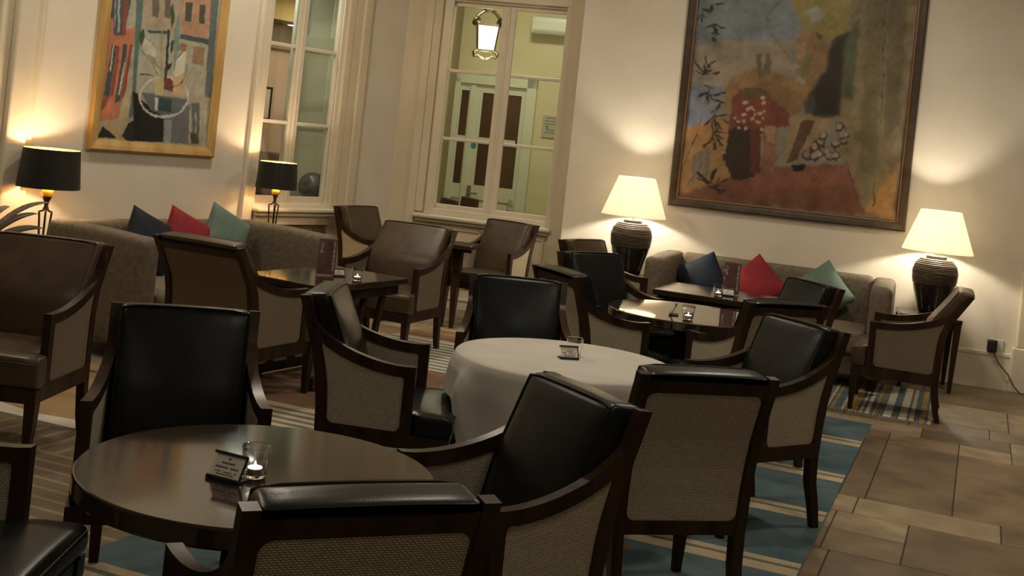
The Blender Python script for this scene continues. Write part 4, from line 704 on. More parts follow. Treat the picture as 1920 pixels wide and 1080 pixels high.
poly(bm, [(-0.66, -3.37), (-0.66, -3.66), (-1.25, -3.9), (-1.45, -3.37)], h+0.0006, 4)
poly(bm, [(-2.24, -4.44), (-2.24, -3.3), (-1.2, -3.3), (-1.75, -4.1)], h+0.0006, 0)
# left part of the pattern
k = 0; b = -6.3
while b < -3.95:
    stripes(bm, -4.9, -2.24, b, b+0.068, h, 6); b += 0.095; k += 1
a = -4.9
while a < -2.3:
    stripes(bm, a, a+0.08, -3.92, -3.60, h+0.0001, 6); a += 0.11
stripes(bm, -4.9, -2.24, -3.60, -3.55, h+0.0001, 6)
poly(bm, [(-4.9, -3.56), (-2.9, -3.56), (-3.0, -3.46), (-3.25, -3.48), (-3.4, -3.42), (-3.7, -3.47), (-4.0, -3.42), (-4.9, -3.45)], h+0.0002, 7)
poly(bm, [(-3.4, -1.35), (-2.3, -1.35), (-2.3, -2.38), (-3.4, -2.38)], h+0.0001, 5)
poly(bm, [(-3.25, -2.38), (-2.24, -2.38), (-2.24, -3.4), (-3.25, -3.3)], h+0.0001, 2)
for k in range(11):
    b = -2.48-0.09*k; stripes(bm, -3.25 if b > -3.28 else -3.0, -2.24, b-0.022, b+0.022, h+0.0003, 3)
poly(bm, [(-3.75, -1.35), (-2.5, -1.35), (-2.5, -0.85), (-3.7, -0.85)], h+0.0001, 5)
poly(bm, [(-3.69, -0.85), (-2.5, -0.85), (-2.5, 0.25), (-3.6, 0.25)], h+0.0001, 7)
for k in range(10):
    b = -0.78+0.1*k; stripes(bm, -3.6, -2.5, b-0.02, b+0.02, h+0.0003, 3)
stripes(bm, -3.58, -2.5, 0.3, 0.5, h+0.0001, 5); stripes(bm, -3.56, -2.5, 0.72, 0.80, h+0.0001, 2)
tag(obj('carpet', bm, RM), 'large patterned wool carpet, blue with cream stripes at its right, under the front tables', 'carpet')
# striped rug by the right sofa
G = frame(Vector((2.979, 7.961)), -21*D)
bm = NB()
SR = ['rug_blue', 'rug_cream', 'rug_gold', 'rug_pale', 'rug_teal']
M['rug_gold'] = mat('mustard_wool', (0.30, 0.20, 0.07, 1), 0.95, (0.38, 0.27, 0.10, 1), 5.0, bump=0.4, bscale=350, spec=0.1)
x = -2.0; seq = [3, 0, 3, 4, 1, 0, 2, 0, 1, 4, 2, 0, 1, 0, 3, 0, 2, 4]; k = 0
random.seed(11)
while x < -1e-4:
    w = min(random.choice((0.018, 0.026, 0.036, 0.05)), -x); mi = seq[k % len(seq)]
    P = [G(x, 0), G(x+w, 0), G(x+w, 1.30), G(x, 1.30)]
    vs1 = [bm.verts.new((p.x, p.y, 0.0065)) for p in P]; vs0 = [bm.verts.new((p.x, p.y, 0.0005)) for p in P]
    bm.faces.new(vs1).material_index = mi
    for i in range(4): bm.faces.new((vs0[i], vs0[(i+1) % 4], vs1[(i+1) % 4], vs1[i])).material_index = mi
    x += w; k += 1
rg = tag(obj('striped_rug', bm, SR), 'small blue, gold and cream striped rug under the table by the right sofa', 'rug')
bm = NB()
for i in range(100):
    p = G(-1.99+i*0.02, 0); q = G(-1.99+i*0.02+random.uniform(-0.006, 0.006), -0.035)
    tube(bm, [(p.x, p.y, 0.006), (q.x, q.y, 0.003)], 0.003, 4)
tag(obj('fringe', bm, 'rug_pale', rg), kind='stuff')
random.seed(3)

# ------------------------------------------------------------------ armchairs
TN = dict(wh=.245, rh=.219, wa=.294, fa=.168, ha=.649, wt=.254, tb=.332, ht=.88, wf=.289, ff=.328, wr=.243, rb=.27, hc=.894, hr=.318, zr=.372, st=.455)
TW = dict(wh=.318, rh=.219, wa=.320, fa=.255, ha=.618, wt=.303, tb=.395, ht=.866, wf=.330, ff=.353, wr=.319, rb=.252, hc=.890, hr=.240, zr=.302, st=.44)
def armchair(name, t, leather, panel, label):
    ch = thing(name, (0, 0, 0), 0, label, 'armchair')
    def pr(z):    # rear face of the back posts
        pts = [(t['hr'], -t['rh']), (0.50, -t['rh']-0.010), (0.64, -t['rh']-0.035), (t['ht'], -t['tb']), (0.95, -t['tb']-0.03)]
        if z <= pts[0][0]: return pts[0][1]
        for (z0, y0), (z1, y1) in zip(pts, pts[1:]):
            if z <= z1:
                u = (z-z0)/(z1-z0); return y0+(y1-y0)*u
        return pts[-1][1]
    def xs(y, z):  # outer side face
        u = max(0, min(1, (y+t['rh'])/(t['fa']+t['rh']))); rear = t['wh']+(t['wt']-t['wh'])*max(0, min(1, (z-t['hr'])/(t['ht']-t['hr'])))
        return rear+(t['wa']-rear)*u
    pw = 0.048; aw = 0.042; fa, ha = t['fa'], t['ha']
    zj = 0.785 if t is TN else 0.775
    A = [Vector((p.x, p.y)) for p in bez((pr(zj)+pw-0.004, zj, 0), (pr(zj)+pw+0.05, zj-0.085, 0), (0.02, ha-0.018, 0), (fa, ha, 0), 12)]
    outer = [(pr(z), z) for z in (t['hr'], 0.45, 0.56, 0.66, 0.78, t['ht'])]
    outer += [(pr(t['ht'])+0.042, t['ht']+0.004)] + [tuple(p) for p in A] + [(fa, t['zr']+0.002), (t['ff'], t['zr']), (t['ff'], t['hr'])]
    y0 = pr(t['zr']+0.012)+pw
    und = []
    for i, p in enumerate(A):
        d = (A[min(i+1, 12)]-A[max(i-1, 0)]).normalized(); n = Vector((d.y, -d.x))
        q = p+n*aw
        if q.x < fa-0.044 and q.x > pr(q.y)+pw+0.004: und.append((q.x, q.y))
    und = und[::-1]
    top_front = (fa-0.044, und[0][1]+0.002)
    jz = und[-1][1]+0.02
    hole = [(y0, t['zr']+0.012), (fa-0.044, t['zr']+0.012), top_front]+und+[(pr(jz)+pw, jz)]+[(pr(z)+pw, z) for z in (0.60, 0.52, 0.44) if z < jz-0.02]
    hole = round_poly(hole, 0.028, 5)
    for s in (-1, 1):
        bm = NB(); plate(bm, outer, [hole], lambda p, q: Vector((s*(xs(p[0], p[1])-q), p[0], p[1])), 0.0, 0.036)
        bmesh.ops.bevel(bm, geom=[e for e in bm.edges if len(e.link_faces) == 2 and e.calc_face_angle(0) > 1.0], offset=0.004, segments=2, affect='EDGES')
        fr_ = obj('arm_frame', bm, 'wood', ch, smooth=True, angle=30)
        bm = NB(); plate(bm, hole, [], lambda p, q: Vector((s*(xs(p[0], p[1])-q), p[0], p[1])), 0.006, 0.030, uv=True)
        obj('side_panel', bm, panel, ch)
        wf, wr = t['wf']-0.024, t['wr']-0.022
        bm = NB(); post(bm, [(s*(wf-0.004), t['ff']-0.022, 0, 0.015, 0.015), (s*wf, t['ff']-0.024, t['hr']*0.6, 0.021, 0.021), (s*wf, t['ff']-0.025, t['hr'], 0.0245, 0.0245), (s*wf, t['ff']-0.025, t['zr'], 0.0245, 0.0245)])
        obj('leg', bm, 'wood', ch)
        bm = NB(); post(bm, [(s*wr, -t['rb']+0.018, 0, 0.016, 0.018), (s*wr, -t['rb']+0.036, t['hr']*0.3, 0.018, 0.020), (s*(wr+0.002), -t['rh']+0.016, t['hr']*0.65, 0.020, 0.022), (s*(t['wh']-0.02), -t['rh']+0.0235, t['hr']+0.004, 0.020, 0.0235)])
        obj('leg', bm, 'wood', ch)
    bm = NB(); box(bm, (0, t['ff']-0.022, (t['hr']+t['zr'])/2), (2*t['wf']-0.09, 0.03, t['zr']-t['hr'])); obj('seat_rail', bm, 'wood', ch)
    # back frame with woven panel
    zt = t['ht']-0.022
    wi = lambda z: t['wh']+(t['wt']-t['wh'])*(z-t['hr'])/(t['ht']-t['hr'])-0.034
    zz = [t['hr'], 0.42, 0.52, 0.62, 0.72, zt]
    o2 = [(-wi(z), z) for z in zz[::-1]]+[(wi(z), z) for z in zz]
    hz = [t['zr']-0.006, 0.45, 0.55, 0.65, 0.75, zt-0.042]
    h2 = round_poly([(-wi(z)+0.008, z) for z in hz[::-1]]+[(wi(z)-0.008, z) for z in hz], 0.03, 5)
    bm = NB(); plate(bm, o2, [h2], lambda p, q: Vector((p[0], pr(p[1])+q, p[1])), 0.003, 0.036); obj('back_frame', bm, 'wood', ch)
    bm = NB(); plate(bm, h2, [], lambda p, q: Vector((p[0], pr(p[1])+q, p[1])), 0.008, 0.030, uv=True); obj('back_panel', bm, panel, ch)
    # leather back
    zb, ztop = t['zr']+0.02, t['hc']
    hh = (ztop-zb); wx = wi(0.7)-0.001
    def wp(p):
        z = p.z+zb+hh/2; u = (p.y+0.05)/0.1; s_ = p.x/wx
        base = pr(z)+0.037
        thick = 0.125-0.045*(z-zb)/hh
        bulge = 0.018*(1-s_*s_)*(1-((p.z)/(hh/2))**2)*u
        y = base+u*thick+bulge
        if z > zt+0.006: y -= (1-u)*0.034*sstep(zt+0.004, zt+0.02, z)
        zz_ = z - 0.012*max(0, (1-u))*sstep(ztop-0.02, ztop, z) + 0.004*(1-s_*s_)*sstep(ztop-0.05, ztop, z)
        return Vector((p.x*(wi(min(z, 0.9))/wi(0.7)), y, zz_))
    bm = NB(); rbox(bm, (2*wx, 0.10, hh), 0.022, (8, 3, 12), wp); bk = obj('backrest', bm, leather, ch, smooth=True, angle=70)
    edge = []
    for sx, z0, z1 in ((-1, zb+0.1, ztop-0.012), (1, ztop-0.012, zb+0.1)):
        for i in range(9): edge.append(wp(Vector((sx*(wx-0.006), 0.047, z0+(z1-z0)*i/8-zb-hh/2))))
        if sx == -1:
            for i in range(1, 10): edge.append(wp(Vector((-wx+0.02+(2*wx-0.04)*i/10, 0.047, hh/2-0.005))))
    bm = NB(); tube(bm, edge, 0.0045, 6); obj('piping', bm, leather, bk, smooth=True)
    # seat
    sh_ = t['st']-t['zr']; y0s, y1s = -t['rh']+0.04, t['ff']+0.006
    def ws(p):
        y = p.y+(y0s+y1s)/2; z = p.z+t['zr']+sh_/2+0.001
        k = sstep(fa+0.002, fa+0.02, y); inner = xs(min(y, fa), 0.4)-0.0375; outw = t['wf']-0.001
        x = p.x*(inner+(outw-inner)*k)
        dome = 0.016*(1-p.x*p.x)*(1-((y-0.5*(y0s+y1s))/(0.5*(y1s-y0s)))**2)
        if p.z > 0: z += dome
        return Vector((x, y, z))
    bm = NB(); rbox(bm, (2.0, y1s-y0s, sh_), 0.03, (8, 26, 2), ws)
    se = obj('seat', bm, leather, ch, smooth=True, angle=75)
    P = [ws(Vector((sx, sy, sh_*0.3))) for sx, sy in [(-0.985, y) for y in [fa+0.03-(y0s+y1s)/2, (y1s-y0s)/2-0.012]]+[(-0.9, (y1s-y0s)/2-0.001), (0, (y1s-y0s)/2), (0.9, (y1s-y0s)/2-0.001)]+[(0.985, y) for y in [(y1s-y0s)/2-0.012, fa+0.03-(y0s+y1s)/2]]]
    bm = NB(); tube(bm, P, 0.004, 6); obj('piping', bm, leather, se, smooth=True)
    if leather == 'leather_br':
        bm = NB()
        n = int(2*wi(zt)/0.012)
        for i in range(n):
            x = -wi(zt)+0.006+i*0.012
            bmesh.ops.create_icosphere(bm, subdivisions=1, radius=0.0055, matrix=Matrix.Translation((x, pr(zt-0.012)+0.001, zt-0.012)))
        tag(obj('nail_trim', bm, 'nail', ch, smooth=True, angle=180), kind='stuff')
    return ch
protos = {
 'nb': armchair('armchair', TN, 'leather_b', 'weave', 'x'),
 'nbr': armchair('armchair', TN, 'leather_br', 'linen_lit', 'x'),
 'wbr': armchair('wide_armchair', TW, 'leather_br', 'linen', 'x'),
}
used = set()
CHAIRS = [
 ('nb', -0.311, 2.532, 24.1, 'black armchair nearest the viewer, cane back at the bottom middle edge'),
 ('nb', 0.053, 3.354, 120.4, 'black leather armchair at the right of the front bare table, turned left'),
 ('nb', 0.644, 4.251, 16.8, 'black armchair showing its full cane back, before the white clothed table'),
 ('nb', 1.206, 5.457, 117.7, 'black leather armchair at the right edge of the blue carpet, beside the stone floor'),
 ('nb', -0.440, 5.042, -91.8, 'black armchair left of the white clothed table, turned right'),
 ('nb', 0.121, 5.891, 181.3, 'black leather armchair facing us right behind the white clothed table'),
 ('nb', -0.999, 3.919, 194.9, 'black leather armchair facing us right behind the front bare round table'),
 ('nb', -1.337, 2.887, -89.0, 'black armchair cut by the bottom left corner, shiny seat turned right'),
 ('wbr', -2.218, 5.498, 175.8, 'wide brown leather armchair cut by the left edge, facing the front'),
 ('wbr', -1.465, 6.79, -26.3, 'wide taupe backed armchair with nail trim, turned to the left sofa'),
 ('wbr', -0.757, 8.733, 157.6, 'wide brown leather armchair facing us at the right of the table by the left sofa'),
 ('nbr', -1.043, 10.250, -121.9, 'narrow brown armchair in the room corner, at the left of the small corner table'),
 ('nbr', -0.065, 10.25, 148.7, 'narrow brown armchair under the back window, right of the small corner table'),
 ('nbr', 0.85, 9.12, -129.0, 'narrow brown armchair behind the black ones, below the left white lamp'),
 ('nb', 0.777, 7.888, -145.7, 'black armchair facing us behind the far round table, left of it'),
 ('nb', 0.605, 6.895, -63.4, 'black armchair with its back to the white clothed table, left of the far round table'),
 ('nb', 1.415, 6.575, 24.0, 'black armchair turned away, on the near right side of the far round table'),
 ('nb', 1.765, 7.54, 110.8, 'black armchair partly hidden, before the green cushion of the right sofa'),
 ('wbr', 2.92, 8.38, 70.1, 'taupe sided armchair standing on the striped rug by the right lamp'),
]
for kd, x, y, a, lab in CHAIRS:
    p = protos[kd]; c = p if kd not in used else copy_tree(p); used.add(kd)
    zc = 0.0115 if lab.find('nothing') < 0 else 0
    c.location = (x, y, 0.0); c.rotation_euler = (0, 0, a*D); c['label'] = lab; c['group'] = 'lounge armchairs'
    fa_, fb_ = (Vector((x, y))-FO).dot(Vector((math.cos(FA), math.sin(FA)))), (Vector((x, y))-FO).dot(Vector((-math.sin(FA), math.cos(FA))))
    c.location.z = 0.0 if kd == 'nbr' else 0.0068

# ------------------------------------------------------------------ tables
def round_table(loc, r, label, top='wood_top', group=None):
    t = thing('round_table', loc, FA, label, 'table', group)
    bm = NB(); lathe(bm, [(r-0.04, 0.606), (r-0.006, 0.607), (r, 0.613), (r, 0.653), (r-0.002, 0.658), (r-0.006, 0.660)], 96); obj('tabletop', bm, top, t, smooth=True, angle=12)
    bm = NB(); lathe(bm, [(0.16, 0.585), (0.16, 0.607)], 32); post(bm, [(0, 0, 0.05, 0.06, 0.06), (0, 0, 0.59, 0.055, 0.055)]); obj('column', bm, 'wood', t)
    bm = NB()
    for a in (0, 1):
        mt = Matrix.Rotation(a*math.pi/2+math.pi/4, 4, 'Z')
        loft(bm, [[mt @ Vector((x, y, z)) for y, z in ((-0.03, 0), (0.03, 0), (0.03, 0.035 if abs(x) > 0.2 else 0.075), (-0.03, 0.035 if abs(x) > 0.2 else 0.075))] for x in (-0.30, -0.1, 0.1, 0.30)])
    obj('table_base', bm, 'wood', t)
    return t
round_table((-0.564, 3.127, 0.0064), 0.466, 'bare dark polished round table in the left foreground')
round_table((1.171, 7.25, 0.0064), 0.482, 'bare polished round table in the middle distance, before the right sofa', 'gloss_top')
round_table((0.338, 5.213, 0.0064), 0.478, 'round table hidden under the white tablecloth')
bm = NB(); rings = []; N = 240; random.seed(21)
ph = [(random.uniform(0, 6.28), k) for k in (7, 11, 16, 23)]
def fold(th): return 0.55*math.sin(7*th+ph[0][0])+0.5*math.sin(11*th+ph[1][0])+0.25*math.sin(16*th+ph[2][0])+0.12*math.sin(23*th+ph[3][0])
cl = thing('cl', (0, 0, 0))
bpy.data.objects.remove(cl)
RC = 0.482
for i in range(26):
    ring = []
    for k in range(N):
        th = 2*math.pi*k/N
        if i <= 7: r = RC*(0.02+0.98*i/7) - (0.004 if i == 7 else 0); z = 0.6705 - (0.001 if i == 7 else 0)
        else:
            s = (i-7)/18; drop = 0.37+0.02*math.sin(4*th+1)
            for t0_, w0_ in ((182, 30), (108, 31)):
                da_ = abs((th/D-t0_+180) % 360-180); drop = min(drop, 0.165+0.22*sstep(w0_, w0_+10, da_))
            f = fold(th); r = RC+0.004+0.014*min(1, s*3)+s*0.03+f*0.026*sstep(0.02, 0.7, s); z = 0.6705-0.006-drop*s
            if i == 8: r = RC+0.004; z = 0.662
        ring.append((r*math.cos(th), r*math.sin(th), z))
    rings.append(ring)
rv = loft(bm, rings, 0, True, False); bm.faces.new(rv[0][::-1])
o = obj('tablecloth', bm, 'linen_white', smooth=True, angle=180); o.location = (0.338, 5.213, 0)
tag(o, 'white linen tablecloth draped over the middle round table', 'tablecloth')

def rect_table(loc, rz, lx, ly, label, slats=False):
    t = thing('square_table', loc, rz, label, 'table')
    if slats: t.scale.z = 0.955
    bm = NB(); box(bm, (0, 0, 0.64), (lx, ly, 0.04), 0, None, 0.006); obj('tabletop', bm, 'wood_top', t)
    bm = NB()
    for sx in (-1, 1): box(bm, (sx*(lx/2-0.05), 0, 0.585), (0.025, ly-0.1, 0.07))
    for sy in (-1, 1): box(bm, (0, sy*(ly/2-0.05), 0.585), (lx-0.1, 0.025, 0.07))
    obj('apron', bm, 'wood', t)
    if slats:
        for sy in (-1, 1):
            bm = NB(); y = sy*(ly/2-0.08)
            box(bm, (0, y, 0.05), (lx-0.16, 0.05, 0.06)); obj('base_bar', bm, 'wood', t)
            for k in range(4):
                bm = NB(); x0 = -lx/2+0.16+k*(lx-0.32)/3; loft(bm, [[(x0-0.10*(-1 if k < 2 else 1)-0.02, y-0.015, 0.07), (x0-0.10*(-1 if k < 2 else 1)+0.02, y-0.015, 0.07), (x0-0.10*(-1 if k < 2 else 1)+0.02, y+0.015, 0.07), (x0-0.10*(-1 if k < 2 else 1)-0.02, y+0.015, 0.07)], [(x0-0.02, y-0.015, 0.56), (x0+0.02, y-0.015, 0.56), (x0+0.02, y+0.015, 0.56), (x0-0.02, y+0.015, 0.56)]])
                obj('slat', bm, 'wood', t)
            for sx in (-1, 1):
                bm = NB(); box(bm, (sx*(lx/2-0.12), y, 0.01), (0.07, 0.06, 0.02)); obj('foot', bm, 'wood', t)
    else:
        for sx in (-1, 1):
            for sy in (-1, 1):
                bm = NB(); post(bm, [(sx*(lx/2-0.06), sy*(ly/2-0.06), 0, 0.014, 0.014), (sx*(lx/2-0.055), sy*(ly/2-0.055), 0.55, 0.026, 0.026), (sx*(lx/2-0.055), sy*(ly/2-0.055), 0.62, 0.026, 0.026)]); obj('leg', bm, 'wood', t)
    return t
rect_table((-1.05, 7.45, 0.0064), 62.4*D, 0.93, 0.60, 'dark rectangular table with slatted base before the left sofa', True)
T5 = Vector((1.092, 8.353)); T5F = frame(T5, FA)
c5 = T5F(0.52, 0.33); rect_table((c5.x, c5.y, 0.0068), FA, 1.04, 0.66, 'dark rectangular table before the right sofa, on the striped rug')
t = thing('corner_table', (-0.40, 9.90, 0), RA, 'small dark table in the corner between the two narrow brown armchairs', 'table')
bm = NB(); box(bm, (0, 0, 0.685), (0.42, 0.34, 0.035), 0, None, 0.006); obj('tabletop', bm, 'wood_top', t)
for sx in (-1, 1):
    bm = NB(); post(bm, [(sx*0.045+0.02, 0, 0, 0.012, 0.03), (sx*0.045+0.02, 0, 0.3, 0.026, 0.045), (sx*0.045+0.02, 0, 0.668, 0.032, 0.05)]); obj('leg', bm, 'wood', t)
bm = NB(); box(bm, (0, 0, 0.65), (0.34, 0.04, 0.035)); obj('apron', bm, 'wood', t)
def side_table(loc, rz, s, h, label):
    t = thing('side_table', loc, rz, label, 'side table')
    bm = NB(); box(bm, (0, 0, h-0.015), (s, s, 0.03), 0, None, 0.005); obj('tabletop', bm, 'wood_top', t)
    bm = NB()
    for sx in (-1, 1):
        box(bm, (sx*(s/2-0.04), 0, h-0.06), (0.02, s-0.08, 0.06)); box(bm, (0, sx*(s/2-0.04), h-0.06), (s-0.08, 0.02, 0.06))
    obj('apron', bm, 'wood', t)
    for sx in (-1, 1):
        for sy in (-1, 1):
            bm = NB(); post(bm, [(sx*(s/2-0.045), sy*(s/2-0.045), 0, 0.013, 0.013), (sx*(s/2-0.03), sy*(s/2-0.03), h-0.03, 0.026, 0.026)]); obj('leg', bm, 'wood', t)
    return t
ST = 0.575
l1, l2 = Vector((1.085, 10.02, ST)), Vector((3.45, 9.46, ST))
side_table((1.065, 10.03, 0), RA, 0.42, ST, 'dark side table under the left one of the two lit white lamps')
side_table((3.435, 9.475, 0), RA, 0.46, ST, 'dark side table under the right one of the two lit white lamps')

# ------------------------------------------------------------------ lamps
def white_lamp(loc, label):
    t = thing('table_lamp', loc, 0, label, 'lamp', 'lit white table lamps')
    prof = []; body = [(0.095, 0.0), (0.105, 0.02), (0.125, 0.10), (0.15, 0.19), (0.168, 0.27), (0.172, 0.33), (0.158, 0.385), (0.125, 0.425), (0.095, 0.440)]
    def rad(z):
        for (r0, z0), (r1, z1) in zip(body, body[1:]):
            if z <= z1: return r0+(r1-r0)*(z-z0)/(z1-z0)
        return body[-1][0]
    bm = NB(); lathe(bm, [(rad(z/100), z/100) for z in range(0, 25, 2)], 40, cap1=True); vb = obj('vase', bm, 'vase_dark', t, smooth=True)
    n = 15
    for i in range(n):
        z = 0.24+i*0.2/n; r = rad(z); prof += [(r-0.004, z), (r+0.004, z+0.003), (r+0.004, z+0.2/n-0.005), (r-0.004, z+0.2/n-0.001)]
    bm = NB(); lathe(bm, prof, 40); obj('ribbed_band', bm, 'vase', vb, smooth=True, angle=50)
    bm = NB()
    for k in range(14):
        for j in range(9):
            z = 0.05+j*0.02; a = k*math.pi/7+0.1; r = rad(z)
            if k % 2 == 0: bmesh.ops.create_icosphere(bm, subdivisions=1, radius=0.005, matrix=Matrix.Translation((r*math.cos(a), r*math.sin(a), z)))
    obj('beading', bm, 'chrome', vb, smooth=True, angle=180)
    bm = NB(); lathe(bm, [(0.075, 0.438), (0.078, 0.445), (0.078, 0.46), (0.070, 0.464)], 32); obj('neck', bm, 'vase', t, smooth=True)
    bm = NB(); lathe(bm, [(0.008, 0.46), (0.008, 0.60)], 12)
    for k in range(3):
        a = k*2*math.pi/3; tube(bm, [(0, 0, 0.79), (0.15*math.cos(a), 0.15*math.sin(a), 0.80)], 0.003, 5)
    tube(bm, [(0.03, 0, 0.60), (0.05, 0, 0.7), (0.0, 0, 0.79)], 0.003, 5); obj('stem', bm, 'gold', t)
    bm = NB(); lathe(bm, [(0.272, 0.497), (0.155, 0.822), (0.1535, 0.822), (0.2705, 0.497)], 48, cap0=False, cap1=False)
    bm.verts.ensure_lookup_table()
    obj('lamp_shade', bm, 'cream_shade', t, smooth=True, angle=60)
    bm = NB(); bmesh.ops.create_uvsphere(bm, u_segments=16, v_segments=10, radius=0.03, matrix=Matrix.Translation((0, 0, 0.58))); obj('bulb', bm, emit('bulb_glow', (1, 0.85, 0.6, 1), 20.0), t, smooth=True, angle=180)
    point('lamp_light', (0, 0, 0.635), LAMP_W, (1.0, 0.88, 0.70), 0.035, t)
    return t
LAMP_W = 29
white_lamp(l1, 'lit table lamp with white cone shade and dark ribbed vase, left of the right sofa')
white_lamp(l2, 'lit table lamp with white cone shade and dark ribbed vase, right of the right sofa')
def black_lamp(loc, sc, label):
    t = thing('black_lamp', loc, 0.4, label, 'lamp', 'black shaded lamps by the left sofa')
    z0 = 0.43
    bm = NB(); r0, r1, h = 0.185*sc, 0.165*sc, 0.235*sc
    rv = []
    lathe(bm, [(r0, z0), (r1, z0+h)], 48, cap0=False, cap1=False, mi=0); lathe(bm, [(r0-0.003, z0), (r1-0.003, z0+h)], 48, cap0=False, cap1=False, mi=1)
    lathe(bm, [(r0, z0), (r0-0.003, z0)], 48, cap0=False, cap1=False, mi=0); lathe(bm, [(r1, z0+h), (r1-0.003, z0+h)], 48, cap0=False, cap1=False, mi=0)
    obj('lamp_shade', bm, ['black_shade', 'gold_lining'], t, smooth=True, angle=60)
    bm = NB(); bmesh.ops.create_uvsphere(bm, u_segments=20, v_segments=12, radius=0.036*sc, matrix=Matrix.Translation((0, 0, z0-0.028*sc))); obj('gold_ball', bm, 'gold', t, smooth=True, angle=180)
    bm = NB(); lathe(bm, [(0.022*sc, z0-0.058*sc), (0.030*sc, z0-0.054*sc), (0.016*sc, z0-0.085*sc), (0.012*sc, z0-0.11*sc), (0.02*sc, z0-0.135*sc)], 16); obj('collar', bm, 'black_metal', t, smooth=True)
    for k in range(3):
        a = k*2*math.pi/3+0.5; ca, sa = math.cos(a), math.sin(a)
        bm = NB(); P = [(0.006, z0-0.12*sc), (0.02, z0-0.14*sc), (0.046, z0-0.15*sc), (0.044, z0-0.16*sc), (0.022, 0.012)]
        tube(bm, [(r*ca, r*sa, z) for r, z in P], 0.0065*sc, 6); obj('leg', bm, 'black_metal', t, smooth=True)
    bm = NB(); lathe(bm, [(0.07*sc, 0), (0.07*sc, 0.008), (0.05*sc, 0.016), (0.03*sc, 0.018)], 24); tube(bm, [(0, 0, 0.01), (0, 0, z0-0.12*sc)], 0.004, 6); obj('lamp_base', bm, 'black_metal', t, smooth=True)
    bm = NB(); tube(bm, [(0, 0, z0), (0, 0, z0+0.07)], 0.008, 8); bmesh.ops.create_uvsphere(bm, u_segments=12, v_segments=8, radius=0.028, matrix=Matrix.Translation((0, 0, z0+0.10)))
    obj('bulb', bm, emit('bulb_glow', (1, 0.8, 0.5, 1), 15.0), t, smooth=True)
    point('lamp_light', (0, 0, z0+0.15*sc), BLAMP_W, (1.0, 0.82, 0.56), 0.03, t)
    return t
BLAMP_W = 11
b1, b2 = Vector((-3.03, 7.93, 0.53)), Vector((-1.835, 9.555, 0.585))
for p, lab in ((b1, 'dark round lamp stand beside the left end of the left sofa'), (b2, 'dark round lamp stand between the left sofa and the left window')):
    t = thing('lamp_stand', (p.x, p.y, 0), 0, lab, 'side table')
    bm = NB(); lathe(bm, [(0.145, p.z-0.025), (0.15, p.z-0.02), (0.15, p.z-0.004), (0.146, p.z)], 32); obj('tabletop', bm, 'wood_top', t, smooth=True, angle=12)
    bm = NB(); lathe(bm, [(0.02, 0.03), (0.018, p.z-0.025)], 16); obj('column', bm, 'wood', t, smooth=True)
    bm = NB(); lathe(bm, [(0.12, 0), (0.12, 0.012), (0.03, 0.03)], 32); obj('base', bm, 'wood', t, smooth=True)
black_lamp(b1, 1.10, 'black drum shade lamp with gold ball, at the left end of the left sofa')
black_lamp(b2, 0.90, 'black drum shade lamp with gold ball, in front of the left window')

# ------------------------------------------------------------------ sofas and cushions
def sofa(loc, rz, w, d, h, label):
    """local: width along x, front at -y, origin at floor centre of the back edge"""
    t = thing('sofa', loc, rz, label, 'sofa')
    aw = 0.17; sh = 0.42
    bm = NB(); rbox(bm, (w-2*aw+0.01, 0.17, h-0.10), 0.045, (10, 3, 6), lambda p: Vector((p.x, p.y-0.085-0.03*(0.5-(p.z+h/2)/h), p.z+0.10+(h-0.10)/2))); obj('backrest', bm, 'sofa', t, smooth=True, angle=70)
    for s in (-1, 1):
        bm = NB(); rbox(bm, (aw, d, h-0.10), 0.048, (4, 10, 6), lambda p: Vector((s*(w/2-aw/2)+p.x*(1+0.05*math.sin(p.y*3)), p.y-d/2, p.z+0.10+(h-0.10)/2-0.012*sstep(0, -d/2, p.y)))); obj('armrest', bm, 'sofa', t, smooth=True, angle=70)
    bm = NB(); box(bm, (0, -d/2-0.03, 0.175), (w-2*aw-0.004, d-0.16, 0.16), 0, None, 0.01); obj('base', bm, 'sofa', t)
    cw = (w-2*aw-0.012)/2
    for s in (-1, 1):
        bm = NB(); rbox(bm, (cw, d-0.19, 0.165), 0.035, (6, 6, 2), lambda p: Vector((s*cw/2+p.x, p.y-d/2-0.095, p.z+0.34+(0.02*(1-(2*p.x/cw)**2) if p.z > 0 else 0)))); obj('seat_cushion', bm, 'sofa', t, smooth=True, angle=70)
    for sx in (-1, 1):
        for y in (-0.08, -d+0.08):
            bm = NB(); box(bm, (sx*(w/2-0.10), y, 0.05), (0.06, 0.06, 0.10)); obj('foot', bm, 'wood', t)
    return t
S1A = 57*D
def S1(x, y, z=0):
    p = Vector((-2.43, 8.43)); return Vector((p.x+math.cos(S1A)*x-math.sin(S1A)*y, p.y+math.sin(S1A)*x+math.cos(S1A)*y, z))
p = S1(0, 0); sofa((p.x, p.y, 0), S1A, 1.80, 0.92, 0.785, 'taupe sofa along the left wall under the oak framed painting')
S2A = -19*D; p2 = Vector((2.32, 9.975))
def S2(x, y, z=0): return Vector((p2.x+math.cos(S2A)*x-math.sin(S2A)*y, p2.y+math.sin(S2A)*x+math.cos(S2A)*y, z))
sofa((p2.x, p2.y, 0.0068), S2A, 1.90, 0.86, 0.80, 'taupe sofa along the right wall under the large garden painting')
